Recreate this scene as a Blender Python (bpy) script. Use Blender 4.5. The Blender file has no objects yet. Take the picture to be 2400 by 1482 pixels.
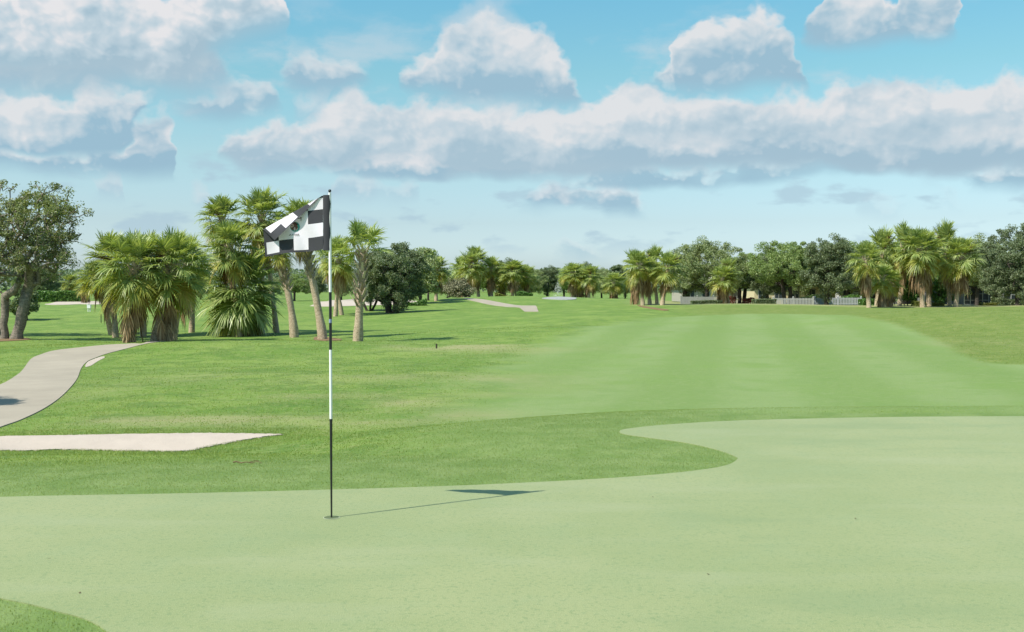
import bpy, bmesh, math, random
import numpy as np
from mathutils import Vector

C = bpy.context.scene.collection
S = bpy.context.scene
R = math.radians

# ------------------------------------------------------------------ camera
EYE = 1.53
PITCH = math.atan(73 / 2400)
cam_d = bpy.data.cameras.new('camera')
cam_d.sensor_width = 36
cam_d.lens = 36
cam_d.clip_start = 0.1
cam_d.clip_end = 20000
cam = bpy.data.objects.new('camera', cam_d)
cam.location = (0, 0, EYE)
cam.rotation_euler = (math.pi / 2 - PITCH, 0, 0)
C.objects.link(cam)
S.camera = cam

# ------------------------------------------------------------------ exposure
S.view_settings.view_transform = 'Standard'
S.view_settings.look = 'None'
S.view_settings.exposure = 0.75
S.view_settings.gamma = 1

# ------------------------------------------------------------------ sun
SUN_EL = R(52)
SUN_H = (-0.85, -0.527)                 # horizontal direction towards the sun
to_sun = Vector((SUN_H[0] * math.cos(SUN_EL), SUN_H[1] * math.cos(SUN_EL), math.sin(SUN_EL)))
sun_d = bpy.data.lights.new('sun', 'SUN')
sun_d.energy = 4.0
sun_d.angle = R(0.5)
sun_d.color = (1.0, 0.945, 0.86)
sun = bpy.data.objects.new('sun', sun_d)
sun.rotation_euler = to_sun.to_track_quat('Z', 'Y').to_euler()
C.objects.link(sun)

# ------------------------------------------------------------------ node helpers
class NT:
    def __init__(s, tree):
        s.t = tree
    def node(s, typ, **kw):
        n = s.t.nodes.new(typ)
        for k, v in kw.items():
            setattr(n, k, v)
        return n
    def put(s, sock, v):
        if hasattr(v, 'is_linked'):
            s.t.links.new(v, sock)
        elif v is not None:
            sock.default_value = v
    def m(s, op, a, b=None, c=None, clamp=False):
        n = s.node('ShaderNodeMath', operation=op, use_clamp=clamp)
        s.put(n.inputs[0], a)
        if b is not None: s.put(n.inputs[1], b)
        if c is not None: s.put(n.inputs[2], c)
        return n.outputs[0]
    def ss(s, v, a, b, lo=0.0, hi=1.0):
        n = s.node('ShaderNodeMapRange', interpolation_type='SMOOTHSTEP')
        s.put(n.inputs['Value'], v)
        for k, x in (('From Min', a), ('From Max', b), ('To Min', lo), ('To Max', hi)):
            s.put(n.inputs[k], x)
        return n.outputs['Result']
    def mix(s, f, a, b, blend='MIX'):
        n = s.node('ShaderNodeMix', data_type='RGBA', blend_type=blend)
        n.clamp_factor = True
        s.put(n.inputs[0], f)
        s.put(n.inputs[6], a if hasattr(a, 'is_linked') else tuple(a) + (1,) * (4 - len(a)))
        s.put(n.inputs[7], b if hasattr(b, 'is_linked') else tuple(b) + (1,) * (4 - len(b)))
        return n.outputs[2]
    def noise(s, vec, scale, detail=3, rough=0.5, dist=0.0):
        n = s.node('ShaderNodeTexNoise')
        s.put(n.inputs['Vector'], vec)
        n.inputs['Scale'].default_value = scale
        n.inputs['Detail'].default_value = detail
        n.inputs['Roughness'].default_value = rough
        n.inputs['Distortion'].default_value = dist
        return n.outputs['Fac']
    def xyz(s, x, y, z):
        n = s.node('ShaderNodeCombineXYZ')
        s.put(n.inputs[0], x); s.put(n.inputs[1], y); s.put(n.inputs[2], z)
        return n.outputs[0]
    def ramp(s, f, stops):
        n = s.node('ShaderNodeValToRGB')
        e = n.color_ramp.elements
        while len(e) < len(stops): e.new(0.5)
        for k, (p, c) in enumerate(stops):
            e[k].position = p
            e[k].color = tuple(c) + (1,)
        s.put(n.inputs[0], f)
        return n.outputs[0]

# ------------------------------------------------------------------ sky
def sky_dir(px, py):
    """azimuth, elevation of a sky feature"""
    x, y, z = px - 1200.0, 2400.0, 741.0 - py
    y, z = y * math.cos(PITCH) + z * math.sin(PITCH), -y * math.sin(PITCH) + z * math.cos(PITCH)
    return math.atan2(x, y), math.atan2(z, math.hypot(x, y))

AZ, E0, E1 = 0.62, -0.02, 0.38
W = bpy.data.worlds.new('World')
S.world = W
W.use_nodes = True
nt = W.node_tree
nt.nodes.clear()
q = NT(nt)
out = q.node('ShaderNodeOutputWorld')
bg = q.node('ShaderNodeBackground')
bg.inputs['Strength'].default_value = 0.1
nt.links.new(bg.outputs[0], out.inputs[0])
sky = q.node('ShaderNodeTexSky', sky_type='NISHITA', sun_disc=False)
sky.sun_elevation = SUN_EL
sky.sun_rotation = math.atan2(SUN_H[0], SUN_H[1])
sky.altitude = 0
sky.air_density = 1.0
sky.dust_density = 1.0
sky.ozone_density = 1.0
tc = q.node('ShaderNodeTexCoord')
sep = q.node('ShaderNodeSeparateXYZ')
nt.links.new(tc.outputs['Generated'], sep.inputs[0])
X, Y, Z_ = sep.outputs
az = q.m('ARCTAN2', X, Y)
el = q.m('ARCSINE', Z_)
# colour of the clear air by elevation
SKY_TINT = [(0.0, (.78, .98, 1.30)), (.06, (.80, .97, 1.24)), (.15, (.74, .84, .95)), (.305, (.80, .93, .86)),
            (.5, (.68, 1.0, .86)), (.67, (.61, 1.06, .965)), (1.0, (.6, 1.0, 1.0))]
elu = q.m('DIVIDE', el, 0.4, clamp=True)
tint = q.ramp(elu, SKY_TINT)
col = q.mix(1.0, sky.outputs[0], tint, 'MULTIPLY')

p0 = q.xyz(az, q.m('MULTIPLY', el, 1.25), 0.0)
def offv(v, o):
    n = q.node('ShaderNodeVectorMath', operation='ADD')
    q.put(n.inputs[0], v); n.inputs[1].default_value = o
    return n.outputs[0]
nA = q.noise(p0, 24, 6, 0.52)
nB = q.noise(offv(p0, (7.3, 2.1, 4.4)), 20, 5, 0.46)
nC = q.noise(offv(p0, (1.3, 9.1, 2.4)), 17, 4, 0.50)
nD = q.noise(offv(p0, (1.3 - 0.012, 9.1 + 0.018, 2.4)), 17, 4, 0.50)
nE = q.noise(offv(q.xyz(az, q.m('MULTIPLY', el, 2.2), 0.0), (3.3, 5.5, 8.8)), 10, 3, 0.45)
nF = q.noise(q.xyz(az, q.m('MULTIPLY', el, 2.6), 3.0), 16, 4, 0.5)
def billow(vec, scale):
    n = q.node('ShaderNodeTexVoronoi', feature='SMOOTH_F1', voronoi_dimensions='2D')
    q.put(n.inputs['Vector'], vec)
    n.inputs['Scale'].default_value = scale
    n.inputs['Detail'].default_value = 2.0
    n.inputs['Roughness'].default_value = 0.55
    n.inputs['Smoothness'].default_value = 0.7
    return n.outputs['Distance']
pw = q.xyz(q.m('MULTIPLY_ADD', q.m('SUBTRACT', nB, 0.5), 0.03, az), q.m('MULTIPLY_ADD', q.m('SUBTRACT', nA, 0.5), 0.03, q.m('MULTIPLY', el, 1.25)), 0.0)
vA = billow(pw, 44)
vB = billow(offv(pw, (-0.0045, 0.0065, 0.0)), 44)
dA = q.m('SUBTRACT', q.m('MULTIPLY_ADD', vA, -0.24, nA), 0.42)
dB = q.m('SUBTRACT', nB, 0.5)
relief = q.m('ADD', q.m('MULTIPLY', q.m('SUBTRACT', nC, nD), 1.0), q.m('MULTIPLY', q.m('SUBTRACT', vB, vA), 0.22))
azw = q.m('MULTIPLY_ADD', dB, 0.045, az)
elw = q.m('MULTIPLY_ADD', dA, 0.045, el)
elb = q.m('MULTIPLY_ADD', dB, 0.020, el)
azu = q.m('DIVIDE', q.m('ADD', azw, AZ), 2 * AZ, clamp=True)

def curve(pts):
    n = q.node('ShaderNodeFloatCurve')
    nt.links.new(azu, n.inputs['Value'])
    cm = n.mapping
    cv = cm.curves[0]
    uv = []
    for px, py in pts:
        a, e = sky_dir(px, py)
        uv.append(((a + AZ) / (2 * AZ), min(1, max(0, (e - E0) / (E1 - E0)))))
    while len(cv.points) < len(uv): cv.points.new(0.5, 0.5)
    uv.sort()
    for p, (a, b) in zip(cv.points, uv):
        p.location = (a, b)
        p.handle_type = 'AUTO_CLAMPED'
    cm.update()
    return q.m('MULTIPLY_ADD', n.outputs[0], E1 - E0, E0)

LIT, MID, SHADE = (0.74, 0.765, 0.79), (0.53, 0.645, 0.72), (0.33, 0.515, 0.64)   # as displayed
EXPO = 2 ** S.view_settings.exposure
def disp(c): return tuple(v / EXPO / 0.1 for v in c)

def cloud(col, top, bot, op=1.0, st=0.012, sb=0.014, lit=LIT, mid=MID, shade=SHADE, lo=0.0, hi=1.0, rel=1.0):
    T, B = curve(top), curve(bot)
    a = q.m('MULTIPLY', q.ss(q.m('SUBTRACT', T, elw), -st * 0.3, st), q.ss(q.m('SUBTRACT', elb, B), -sb * 0.5, sb))
    if op < 1: a = q.m('MULTIPLY', a, op)
    h = q.m('DIVIDE', q.m('SUBTRACT', elw, B), q.m('MAXIMUM', q.m('SUBTRACT', T, B), 0.012))
    thick = q.ss(q.m('SUBTRACT', T, B), 0.0, 0.022)
    a = q.m('MULTIPLY', a, thick)
    h = q.m('ADD', h, q.m('MULTIPLY', relief, rel))
    h = q.m('ADD', h, q.m('MULTIPLY', q.m('SUBTRACT', nE, 0.5), 1.25 * rel))
    f = q.m('DIVIDE', q.m('SUBTRACT', h, lo), hi - lo, clamp=True)
    c = q.ramp(f, [(0.20, disp(shade)), (0.55, disp(mid)), (0.92, disp(lit))])
    return q.mix(a, col, c)
# ---- cumulus, farthest first: top outline, base outline (traced as directions in the sky)
WHITE = (0.79, 0.79, 0.81)
PALE = dict(lit=(0.70, 0.74, 0.78), mid=(0.58, 0.68, 0.75), shade=(0.42, 0.58, 0.69))
# faint scraps of cloud low over the horizon
band = q.m('MULTIPLY', q.ss(el, 0.02, 0.05), q.ss(el, 0.16, 0.10))
scr = q.m('MULTIPLY', q.m('MULTIPLY', q.ss(nF, 0.53, 0.66), band), 0.65)
col = q.mix(scr, col, disp((0.42, 0.58, 0.69)))
col = cloud(col, [(1255, 625), (1285, 608), (1320, 590), (1350, 583), (1380, 592), (1420, 602), (1460, 618)],
            [(1250, 622), (1460, 620)], 0.6, lit=WHITE)
col = cloud(col, [(2010, 512), (2030, 482), (2080, 474), (2130, 495), (2150, 512)], [(2000, 508), (2160, 510)], 0.5, **PALE)
col = cloud(col, [(2150, 500), (2180, 480), (2230, 472), (2275, 490), (2290, 502)], [(2140, 498), (2290, 498)], 0.5, **PALE)
col = cloud(col, [(430, 500), (450, 462), (480, 445), (505, 455), (520, 495)], [(425, 490), (520, 490)], 0.6, **PALE)
col = cloud(col, [(755, 490), (765, 430), (800, 415), (860, 425), (890, 445), (960, 435), (990, 480)], [(745, 478), (985, 476)], 0.65, **PALE)
col = cloud(col, [(200, 490), (222, 425), (250, 410), (282, 425), (290, 480)], [(195, 472), (290, 472)], 0.7, **PALE)
col = cloud(col, [(2140, 440), (2170, 415), (2210, 425), (2235, 450)], [(2130, 440), (2240, 445)], 0.5, **PALE)
# thin broken veil between the cumulus
nV = q.noise(offv(q.xyz(q.m('MULTIPLY_ADD', dB, 0.05, az), q.m('MULTIPLY', el, 2.4), 0.0), (2.7, 6.1, 1.9)), 8.5, 6, 0.58)
veil = q.m('MULTIPLY', q.m('MULTIPLY', q.ss(nV, 0.50, 0.72), q.ss(el, 0.09, 0.16)), q.ss(el, 0.30, 0.20))
col = q.mix(q.m('MULTIPLY', veil, 0.62), col, disp((0.60, 0.69, 0.75)))
# ragged low cumulus under the long band
col = cloud(col, [(1205, 500), (1225, 478), (1270, 450), (1330, 436), (1420, 438), (1495, 448), (1506, 470), (1530, 492), (1540, 515)],
            [(1200, 492), (1400, 490), (1440, 502), (1540, 508)], 0.85, lit=(.78, .80, .83))
col = cloud(col, [(2270, 460), (2295, 420), (2330, 395), (2400, 386), (2500, 392), (2600, 470)], [(2260, 448), (2600, 452)], 0.9, lit=WHITE)
col = cloud(col, [(1270, 450), (1300, 436), (1350, 416), (1450, 404), (1560, 399), (1700, 404), (1760, 388), (1900, 381), (2000, 372), (2065, 382), (2090, 410)],
            [(1260, 444), (1400, 448), (1600, 444), (1750, 434), (1860, 420), (2090, 402)], 0.95, sb=0.007, lit=WHITE)
# the long band: body, then nearer decks in front
col = cloud(col, [(480, 400), (500, 325), (540, 302), (620, 296), (700, 290), (760, 266), (790, 232), (850, 222), (875, 242), (950, 250), (1050, 250), (1180, 260), (1300, 262),
                  (1390, 238), (1450, 202), (1490, 203), (1560, 228), (1700, 226), (1900, 236), (1960, 204), (2050, 193), (2220, 184), (2300, 204), (2340, 194), (2420, 190), (2600, 200)],
            [(480, 380), (500, 378), (560, 392), (620, 402), (700, 402), (800, 410), (900, 420), (1100, 420), (1300, 424), (1450, 408), (1600, 398), (1800, 392), (2080, 406), (2200, 410), (2400, 388), (2600, 380)],
            lo=-0.05, hi=1.0, sb=0.010, shade=(0.40, 0.55, 0.65))
col = cloud(col, [(1340, 345), (1380, 322), (1450, 316), (1560, 322), (1650, 330), (1800, 318), (1950, 312), (2080, 322), (2200, 318), (2420, 300), (2600, 300)],
            [(1340, 352), (1420, 392), (1600, 398), (1800, 392), (2080, 404), (2200, 408), (2400, 386), (2600, 376)], 0.85, lo=0.05, hi=1.2, shade=(0.37, 0.53, 0.64))
col = cloud(col, [(600, 400), (640, 385), (760, 388), (870, 378), (960, 370), (1040, 378), (1060, 400), (1180, 404), (1300, 415)],
            [(600, 408), (900, 420), (1100, 424), (1300, 428)], 0.85, sb=0.006, lit=WHITE)
# separate cumulus
col = cloud(col, [(375, 275), (400, 258), (450, 236), (540, 212), (605, 198), (630, 215), (650, 270)], [(370, 268), (430, 276), (520, 282), (600, 276), (650, 262)], 0.85)
col = cloud(col, [(665, 270), (680, 235), (720, 222), (770, 225), (790, 260)], [(660, 255), (720, 285), (800, 262)], 0.6, **PALE)
col = cloud(col, [(635, 190), (645, 165), (680, 141), (760, 138), (830, 150), (860, 170), (885, 195)], [(635, 178), (660, 205), (700, 224), (760, 228), (830, 208), (885, 190)], 0.95)
col = cloud(col, [(1030, 100), (1060, 40), (1100, 5), (1160, 0), (1215, 30), (1240, 90)], [(1030, 100), (1120, 130), (1240, 100)], 0.45, st=0.02, **PALE)
col = cloud(col, [(930, 195), (950, 160), (980, 138), (1030, 98), (1085, 62), (1150, 46), (1200, 58), (1255, 68), (1296, 100), (1322, 150), (1345, 200), (1370, 262)],
            [(930, 190), (960, 222), (1050, 238), (1150, 248), (1310, 255)], 1.0, lo=0.0, hi=0.95, sb=0.016)
col = cloud(col, [(1480, 212), (1500, 195), (1550, 172), (1588, 152), (1590, 95), (1640, 62), (1710, 48), (1760, 26), (1830, 55), (1862, 95), (1880, 150), (1905, 225)],
            [(1480, 212), (1600, 222), (1700, 220), (1800, 214), (1905, 215)], 1.0, st=0.010, sb=0.016)
col = cloud(col, [(1880, 90), (1896, 55), (1912, 10), (1930, -60), (2045, -60), (2062, 8), (2105, 8), (2130, -60), (2228, -60), (2236, 40), (2250, 100)],
            [(1880, 75), (1925, 105), (2000, 116), (2105, 106), (2200, 102), (2250, 60)], 1.0, st=0.009)
# stacked cumulus at the upper left
col = cloud(col, [(-500, 120), (0, 130), (150, 120), (300, 100), (420, 90), (500, 110), (540, 170), (570, 215)], [(-500, 240), (0, 245), (150, 235), (300, 225), (430, 238), (570, 210)], 0.9, st=0.02, sb=0.03, lit=(.62, .68, .74), mid=(.50, .60, .67), shade=(.38, .53, .64))
col = cloud(col, [(-500, 330), (-200, 330), (0, 345), (60, 350), (170, 362), (280, 362), (302, 330), (312, 285), (340, 258), (378, 276), (402, 325), (415, 400), (430, 425)],
            [(-500, 400), (0, 405), (150, 410), (300, 418), (430, 416)], 1.0, lit=WHITE)
col = cloud(col, [(-500, 210), (-100, 215), (0, 232), (90, 225), (160, 250), (200, 216), (280, 214), (345, 220), (362, 245), (372, 330)],
            [(-500, 350), (0, 362), (150, 366), (285, 362), (312, 320), (352, 240), (372, 236)], 1.0, sb=0.007, lo=0.05, hi=0.95)
col = cloud(col, [(-500, -90), (-100, -90), (20, -60), (40, 10), (60, -60), (350, -60), (380, 0), (400, -60), (640, -70), (655, 0), (670, 60), (690, 115)],
            [(-500, 190), (0, 190), (100, 200), (250, 200), (330, 192), (420, 214), (460, 190), (520, 130), (580, 100), (640, 84), (690, 60)], 1.0, lo=0.02, hi=0.78, sb=0.03, st=0.012, lit=WHITE, shade=(0.38, 0.53, 0.63))
nt.links.new(col, bg.inputs['Color'])
# ------------------------------------------------------------------ tagging and mesh helpers
def tag(o, label=None, cat=None, group=None, kind=None):
    if label: o['label'] = label
    if cat: o['category'] = cat
    if group: o['group'] = group
    if kind: o['kind'] = kind
    return o

def empty(name, loc, label, cat, group=None, rz=0.0):
    o = bpy.data.objects.new(name, None)
    o.empty_display_size = 0.2
    o.location = loc
    o.rotation_euler = (0, 0, rz)
    C.objects.link(o)
    return tag(o, label, cat, group)

class MB:
    """collects vertices and faces of one mesh"""
    def __init__(s):
        s.v, s.f, s.n, s.attr, s.mi = [], [], 0, [], []
    def add(s, V, F, attr=None, mi=0):
        V = np.asarray(V, float).reshape(-1, 3)
        F = np.asarray(F, int)
        s.v.append(V); s.f.append(F + s.n); s.n += len(V)
        s.mi.append(np.full(len(F), mi))
        s.attr.append(np.full(len(V), 0.0) if attr is None else np.broadcast_to(np.asarray(attr, float), (len(V),)))
    def box(s, c, d, rz=0.0, mi=0):
        x, y, z = (np.array(d) / 2)
        V = np.array([[i * x, j * y, k * z] for k in (-1, 1) for j in (-1, 1) for i in (-1, 1)])
        cs, sn = math.cos(rz), math.sin(rz)
        V = np.c_[V[:, 0] * cs - V[:, 1] * sn, V[:, 0] * sn + V[:, 1] * cs, V[:, 2]] + np.array(c)
        s.add(V, [[0, 2, 3, 1], [4, 5, 7, 6], [0, 1, 5, 4], [2, 6, 7, 3], [0, 4, 6, 2], [1, 3, 7, 5]], mi=mi)
    def tube(s, P, r, n=7, caps=True, mi=0, jit=0.0, rng=None):
        P = np.asarray(P, float); r = np.broadcast_to(np.asarray(r, float), (len(P),))
        T = np.gradient(P, axis=0); T /= np.linalg.norm(T, axis=1)[:, None] + 1e-9
        ref = np.array([0.0, 0, 1]) if abs(T[0][2]) < 0.9 else np.array([1.0, 0, 0])
        a = np.linspace(0, 2 * np.pi, n, endpoint=False)
        V = []
        for p, t, rr in zip(P, T, r):
            u = np.cross(t, ref); u /= np.linalg.norm(u) + 1e-9
            w = np.cross(t, u)
            k = rr * (1 + (jit * (rng.random(n) - .5) if jit else 0))
            V.append(p + np.outer(np.cos(a) * k, u) + np.outer(np.sin(a) * k, w))
        V = np.concatenate(V)
        i = np.arange(len(P) - 1)[:, None] * n; j = np.arange(n)[None, :]; j2 = (j + 1) % n
        F = np.stack([i + j, i + j2, i + n + j2, i + n + j], -1).reshape(-1, 4)
        s.add(V, F, mi=mi)
        if caps:
            m = len(V)
            s.add(np.vstack([V[:n], P[0]]), [[k, (k + 1) % n, n] for k in range(n)], mi=mi)
            s.add(np.vstack([V[m - n:], P[-1]]), [[k, (k + 1) % n, n] for k in range(n)], mi=mi)
    def mesh(s, name, mats, smooth=False, attr=None):
        me = bpy.data.meshes.new(name)
        if s.n:
            V = np.concatenate(s.v)
            sizes = np.concatenate([np.full(len(f), f.shape[1]) for f in s.f])
            loops = np.concatenate([f.ravel() for f in s.f])
            me.vertices.add(len(V)); me.vertices.foreach_set('co', V.ravel())
            me.loops.add(len(loops)); me.loops.foreach_set('vertex_index', loops)
            me.polygons.add(len(sizes))
            me.polygons.foreach_set('loop_start', np.r_[0, np.cumsum(sizes)[:-1]])
            me.polygons.foreach_set('loop_total', sizes)
            me.polygons.foreach_set('material_index', np.concatenate(s.mi))
            if attr:
                at = me.attributes.new(attr, 'FLOAT', 'POINT')
                at.data.foreach_set('value', np.concatenate(s.attr))
            me.update(calc_edges=True)
            me.validate()
            me.polygons.foreach_set('use_smooth', np.full(len(me.polygons), smooth))
        for m in (mats if isinstance(mats, (list, tuple)) else [mats]): me.materials.append(m)
        return me
    def build(s, name, mats, parent=None, smooth=False, attr=None, loc=None):
        o = bpy.data.objects.new(name, s.mesh(name, mats, smooth, attr))
        if loc is not None: o.location = loc
        C.objects.link(o)
        if parent: o.parent = parent
        return o

# ------------------------------------------------------------------ materials
def new_mat(name):
    m = bpy.data.materials.new(name)
    m.use_nodes = True
    t = m.node_tree; t.nodes.clear()
    q = NT(t)
    o = q.node('ShaderNodeOutputMaterial')
    return m, q, o
def plain(name, col, rough=0.7, var=0.0, scale=6.0, bump=0.0, bscale=40.0, spec=0.3, metal=0.0):
    m, q, o = new_mat(name)
    b = q.node('ShaderNodeBsdfPrincipled')
    b.inputs['Roughness'].default_value = rough
    b.inputs['Specular IOR Level'].default_value = spec
    b.inputs['Metallic'].default_value = metal
    tc = q.node('ShaderNodeTexCoord').outputs['Object']
    if var:
        f = q.noise(tc, scale, 4, 0.6)
        c = q.mix(f, tuple(v * (1 - var) for v in col), tuple(v * (1 + var) for v in col))
        q.put(b.inputs['Base Color'], c)
    else:
        b.inputs['Base Color'].default_value = tuple(col) + (1,)
    if bump:
        bn = q.node('ShaderNodeBump'); bn.inputs['Strength'].default_value = bump; bn.inputs['Distance'].default_value = 0.02
        q.put(bn.inputs['Height'], q.noise(tc, bscale, 4, 0.6)); q.put(b.inputs['Normal'], bn.outputs[0])
    q.t.links.new(b.outputs[0], o.inputs[0])
    return m
def leaf_mat(name, stops, trans=0.3, rough=0.5, attr=None, attr_stops=None, spec=0.3, patch=None):
    """leaves: colour varies at random from leaf to leaf; light passes through"""
    m, q, o = new_mat(name)
    g = q.node('ShaderNodeNewGeometry').outputs['Random Per Island']
    c = q.ramp(g, stops)
    if attr:
        a = q.node('ShaderNodeAttribute', attribute_name=attr).outputs['Fac']
        f = q.m('ADD', a, q.m('MULTIPLY', q.m('SUBTRACT', g, 0.5), 0.25), clamp=True)
        c2 = q.ramp(f, attr_stops)
        c = q.mix(q.ss(f, 0.08, 0.3), c, c2)
    if patch:
        tc = q.node('ShaderNodeTexCoord').outputs['Object']
        c = q.mix(q.ss(q.noise(tc, patch[0], 2, 0.5), 0.42, 0.62), c, q.mix(0.6, c, patch[1]))
    d = q.node('ShaderNodeBsdfPrincipled')
    d.inputs['Roughness'].default_value = rough
    d.inputs['Specular IOR Level'].default_value = spec
    q.put(d.inputs['Base Color'], c)
    t = q.node('ShaderNodeBsdfTranslucent')
    q.put(t.inputs['Color'], q.mix(1.0, c, (1.3, 1.25, 0.6), 'MULTIPLY'))
    x = q.node('ShaderNodeMixShader'); x.inputs[0].default_value = trans
    q.t.links.new(d.outputs[0], x.inputs[1]); q.t.links.new(t.outputs[0], x.inputs[2])
    q.t.links.new(x.outputs[0], o.inputs[0])
    return m

# ------------------------------------------------------------------ lie of the land
def pchip(xk, yk):
    xk, yk = np.array(xk, float), np.array(yk, float)
    h = np.diff(xk); d = np.diff(yk) / h
    mm = np.zeros(len(xk))
    for i in range(1, len(xk) - 1):
        if d[i - 1] * d[i] > 0:
            w1, w2 = 2 * h[i] + h[i - 1], h[i] + 2 * h[i - 1]
            mm[i] = (w1 + w2) / (w1 / d[i - 1] + w2 / d[i])
    def f(x):
        x = np.clip(x, xk[0], xk[-1])
        i = np.clip(np.searchsorted(xk, x) - 1, 0, len(xk) - 2)
        t = (x - xk[i]) / h[i]
        return ((2 * t**3 - 3 * t**2 + 1) * yk[i] + (t**3 - 2 * t**2 + t) * h[i] * mm[i]
                + (-2 * t**3 + 3 * t**2) * yk[i + 1] + (t**3 - t**2) * h[i] * mm[i + 1])
    return f
lowL = pchip([-20, 6, 9, 14, 22, 35, 50, 62, 95, 150, 300, 3000], [-.3, -.22, -.30, -.50, -.80, -1.08, -1.25, -1.35, -1.12, -0.92, -1.5, -2])
lowR = pchip([-20, 10, 13, 17, 24, 35, 60, 88, 105, 150, 300, 3000], [-.3, -.25, -.33, -.52, -.72, -.82, -.66, -.30, -.60, -1.15, -1.7, -2])
def sstep(a, b, x):
    t = np.clip((x - a) / (b - a), 0, 1)
    return t * t * (3 - 2 * t)
def ray(px, py):
    x, y, z = (px - 1200) / 2400.0, 1.0, (741 - py) / 2400.0
    return np.array([x, y * math.cos(PITCH) + z * math.sin(PITCH), -y * math.sin(PITCH) + z * math.cos(PITCH)])
def plane_hit(px, py, z=0.0):
    r = ray(px, py)
    return (r * ((z - EYE) / r[2]))[:2]
def catmull(P, n=6, closed=True):
    P = np.array(P, float); out = []
    N = len(P)
    for i in range(N if closed else N - 1):
        a, b, c, d = (P[(i + k) % N] if closed else P[min(max(i + k, 0), N - 1)] for k in (-1, 0, 1, 2))
        for t in np.linspace(0, 1, n, endpoint=False):
            out.append(0.5 * (2 * b + (c - a) * t + (2 * a - 5 * b + 4 * c - d) * t**2 + (3 * b - a - 3 * c + d) * t**3))
    if not closed: out.append(P[-1])
    return np.array(out)
def inside(P, x, y):
    x, y = np.asarray(x, float), np.asarray(y, float)
    r = np.zeros(x.shape, bool)
    for (x1, y1), (x2, y2) in zip(P, np.roll(P, -1, 0)):
        k = ((y1 > y) != (y2 > y)) & (x < (x2 - x1) * (y - y1) / (y2 - y1 + 1e-12) + x1)
        r ^= k
    return r
def sdist(P, x, y, cut=1e9):
    """signed distance to a closed outline, positive inside"""
    x, y = np.asarray(x, float), np.asarray(y, float)
    d = np.full(x.shape, 1e9)
    for (x1, y1), (x2, y2) in zip(P, np.roll(P, -1, 0)):
        dx, dy = x2 - x1, y2 - y1
        t = np.clip(((x - x1) * dx + (y - y1) * dy) / (dx * dx + dy * dy + 1e-12), 0, 1)
        d = np.minimum(d, (x - x1 - t * dx)**2 + (y - y1 - t * dy)**2)
    d = np.sqrt(d)
    return np.where(inside(P, x, y), d, -d)

GREEN_PX = [(0, 1167), (-500, 1185), (-700, 1240), (-560, 1320), (-250, 1360), (0, 1405), (120, 1432), (250, 1482)]
GREEN = [plane_hit(*p) for p in GREEN_PX] + [np.array(p) for p in
         [(-1.1, 3.5), (-1.0, 2.0), (-1.6, 0), (-1.4, -3), (3, -6), (12, -4), (16, 2), (15.5, 8), (12.5, 11.2)]]
GREEN += [plane_hit(*p) for p in [(2800, 977), (2400, 977), (2100, 979), (1900, 982.5), (1700, 988.5), (1560, 997), (1490, 1004), (1455, 1010),
          (1462, 1019), (1530, 1029), (1610, 1040), (1680, 1056), (1720, 1070), (1728, 1078), (1700, 1093), (1620, 1106),
          (1480, 1119), (1300, 1130), (1000, 1143), (500, 1157)]]
GREEN = catmull(GREEN, 8)
BUNK = [(-16, 12.6), (-9, 10.3), (-7.2, 10.15)]
BUNK_PX = [(0, 1056), (150, 1055), (300, 1058), (430, 1059), (480, 1050), (560, 1035), (620, 1025), (660, 1020), (600, 1018), (480, 1017), (300, 1019), (150, 1022), (0, 1024), (-200, 1028)]

def Z0(x, y):
    """ground height before the bunker is dug"""
    x, y = np.asarray(x, float), np.asarray(y, float)
    t = sstep(-0.16, 0.12, x / (np.abs(y) + 10))
    z = lowL(y) * (1 - t) + lowR(y) * t
    def bump(cx, cy, a, sx, sy):
        return a * np.exp(-((x - cx) / sx)**2 / 2 - ((y - cy) / sy)**2 / 2)
    z = z + bump(-11, 41, 0.40, 6, 5) + bump(26, 52, 0.85, 6.5, 11) + bump(1, 128, 1.05, 13, 15) + bump(14, 90, 0.15, 7, 7) + bump(20, 30, .14, 5, 4) + bump(3, 50, .26, 5, 5) + bump(-4, 36, .16, 4, 3.5) + bump(11, 24, .10, 4, 3) + bump(-3, 24, .08, 2.5, 3)
    z = z + bump(-6, 27, 0.10, 4, 4) + bump(8, 38, 0.08, 6, 5) + bump(-40, 100, .4, 12, 15)
    z = z + 0.10 * np.sin(x * 0.23 + 1.3 * np.sin(y * 0.11)) * np.sin(y * 0.19 + 0.6) * sstep(14, 30, y)
    near = (np.abs(x) < 40) & (y < 30)
    if near.any():
        xs, ys = x[near] if x.ndim else x, y[near] if y.ndim else y
        s = sstep(-5.0, -0.15, sdist(GREEN, xs, ys))
        if x.ndim: z[near] = z[near] * (1 - s)
        else: z = z * (1 - s)
    return z
def hit(px, py, Zf=None):
    """where the line of sight through a pixel meets the land"""
    Zf = Zf or Z0
    r = ray(px, py)
    ts = np.geomspace(3, 900, 900)
    P = np.outer(ts, r) + np.array([0, 0, EYE])
    g = P[:, 2] - Zf(P[:, 0], P[:, 1])
    k = np.where(g < 0)[0]
    if len(k) == 0: return P[-1]
    k = k[0]; a = g[k - 1] / (g[k - 1] - g[k])
    t = ts[k - 1] + a * (ts[k] - ts[k - 1])
    return r * t + np.array([0, 0, EYE])
BUNKER = catmull([hit(*p)[:2] for p in BUNK_PX], 6)
def Z(x, y):
    x, y = np.asarray(x, float), np.asarray(y, float)
    z = Z0(x, y)
    near = (y > 8) & (y < 18) & (x < 0) & (x > -20)
    if near.any():
        if x.ndim: z[near] -= 0.20 * sstep(0.0, 0.9, sdist(BUNKER, x[near], y[near]))
        else: z = z - 0.20 * sstep(0.0, 0.9, sdist(BUNKER, x, y))
    return z
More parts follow.
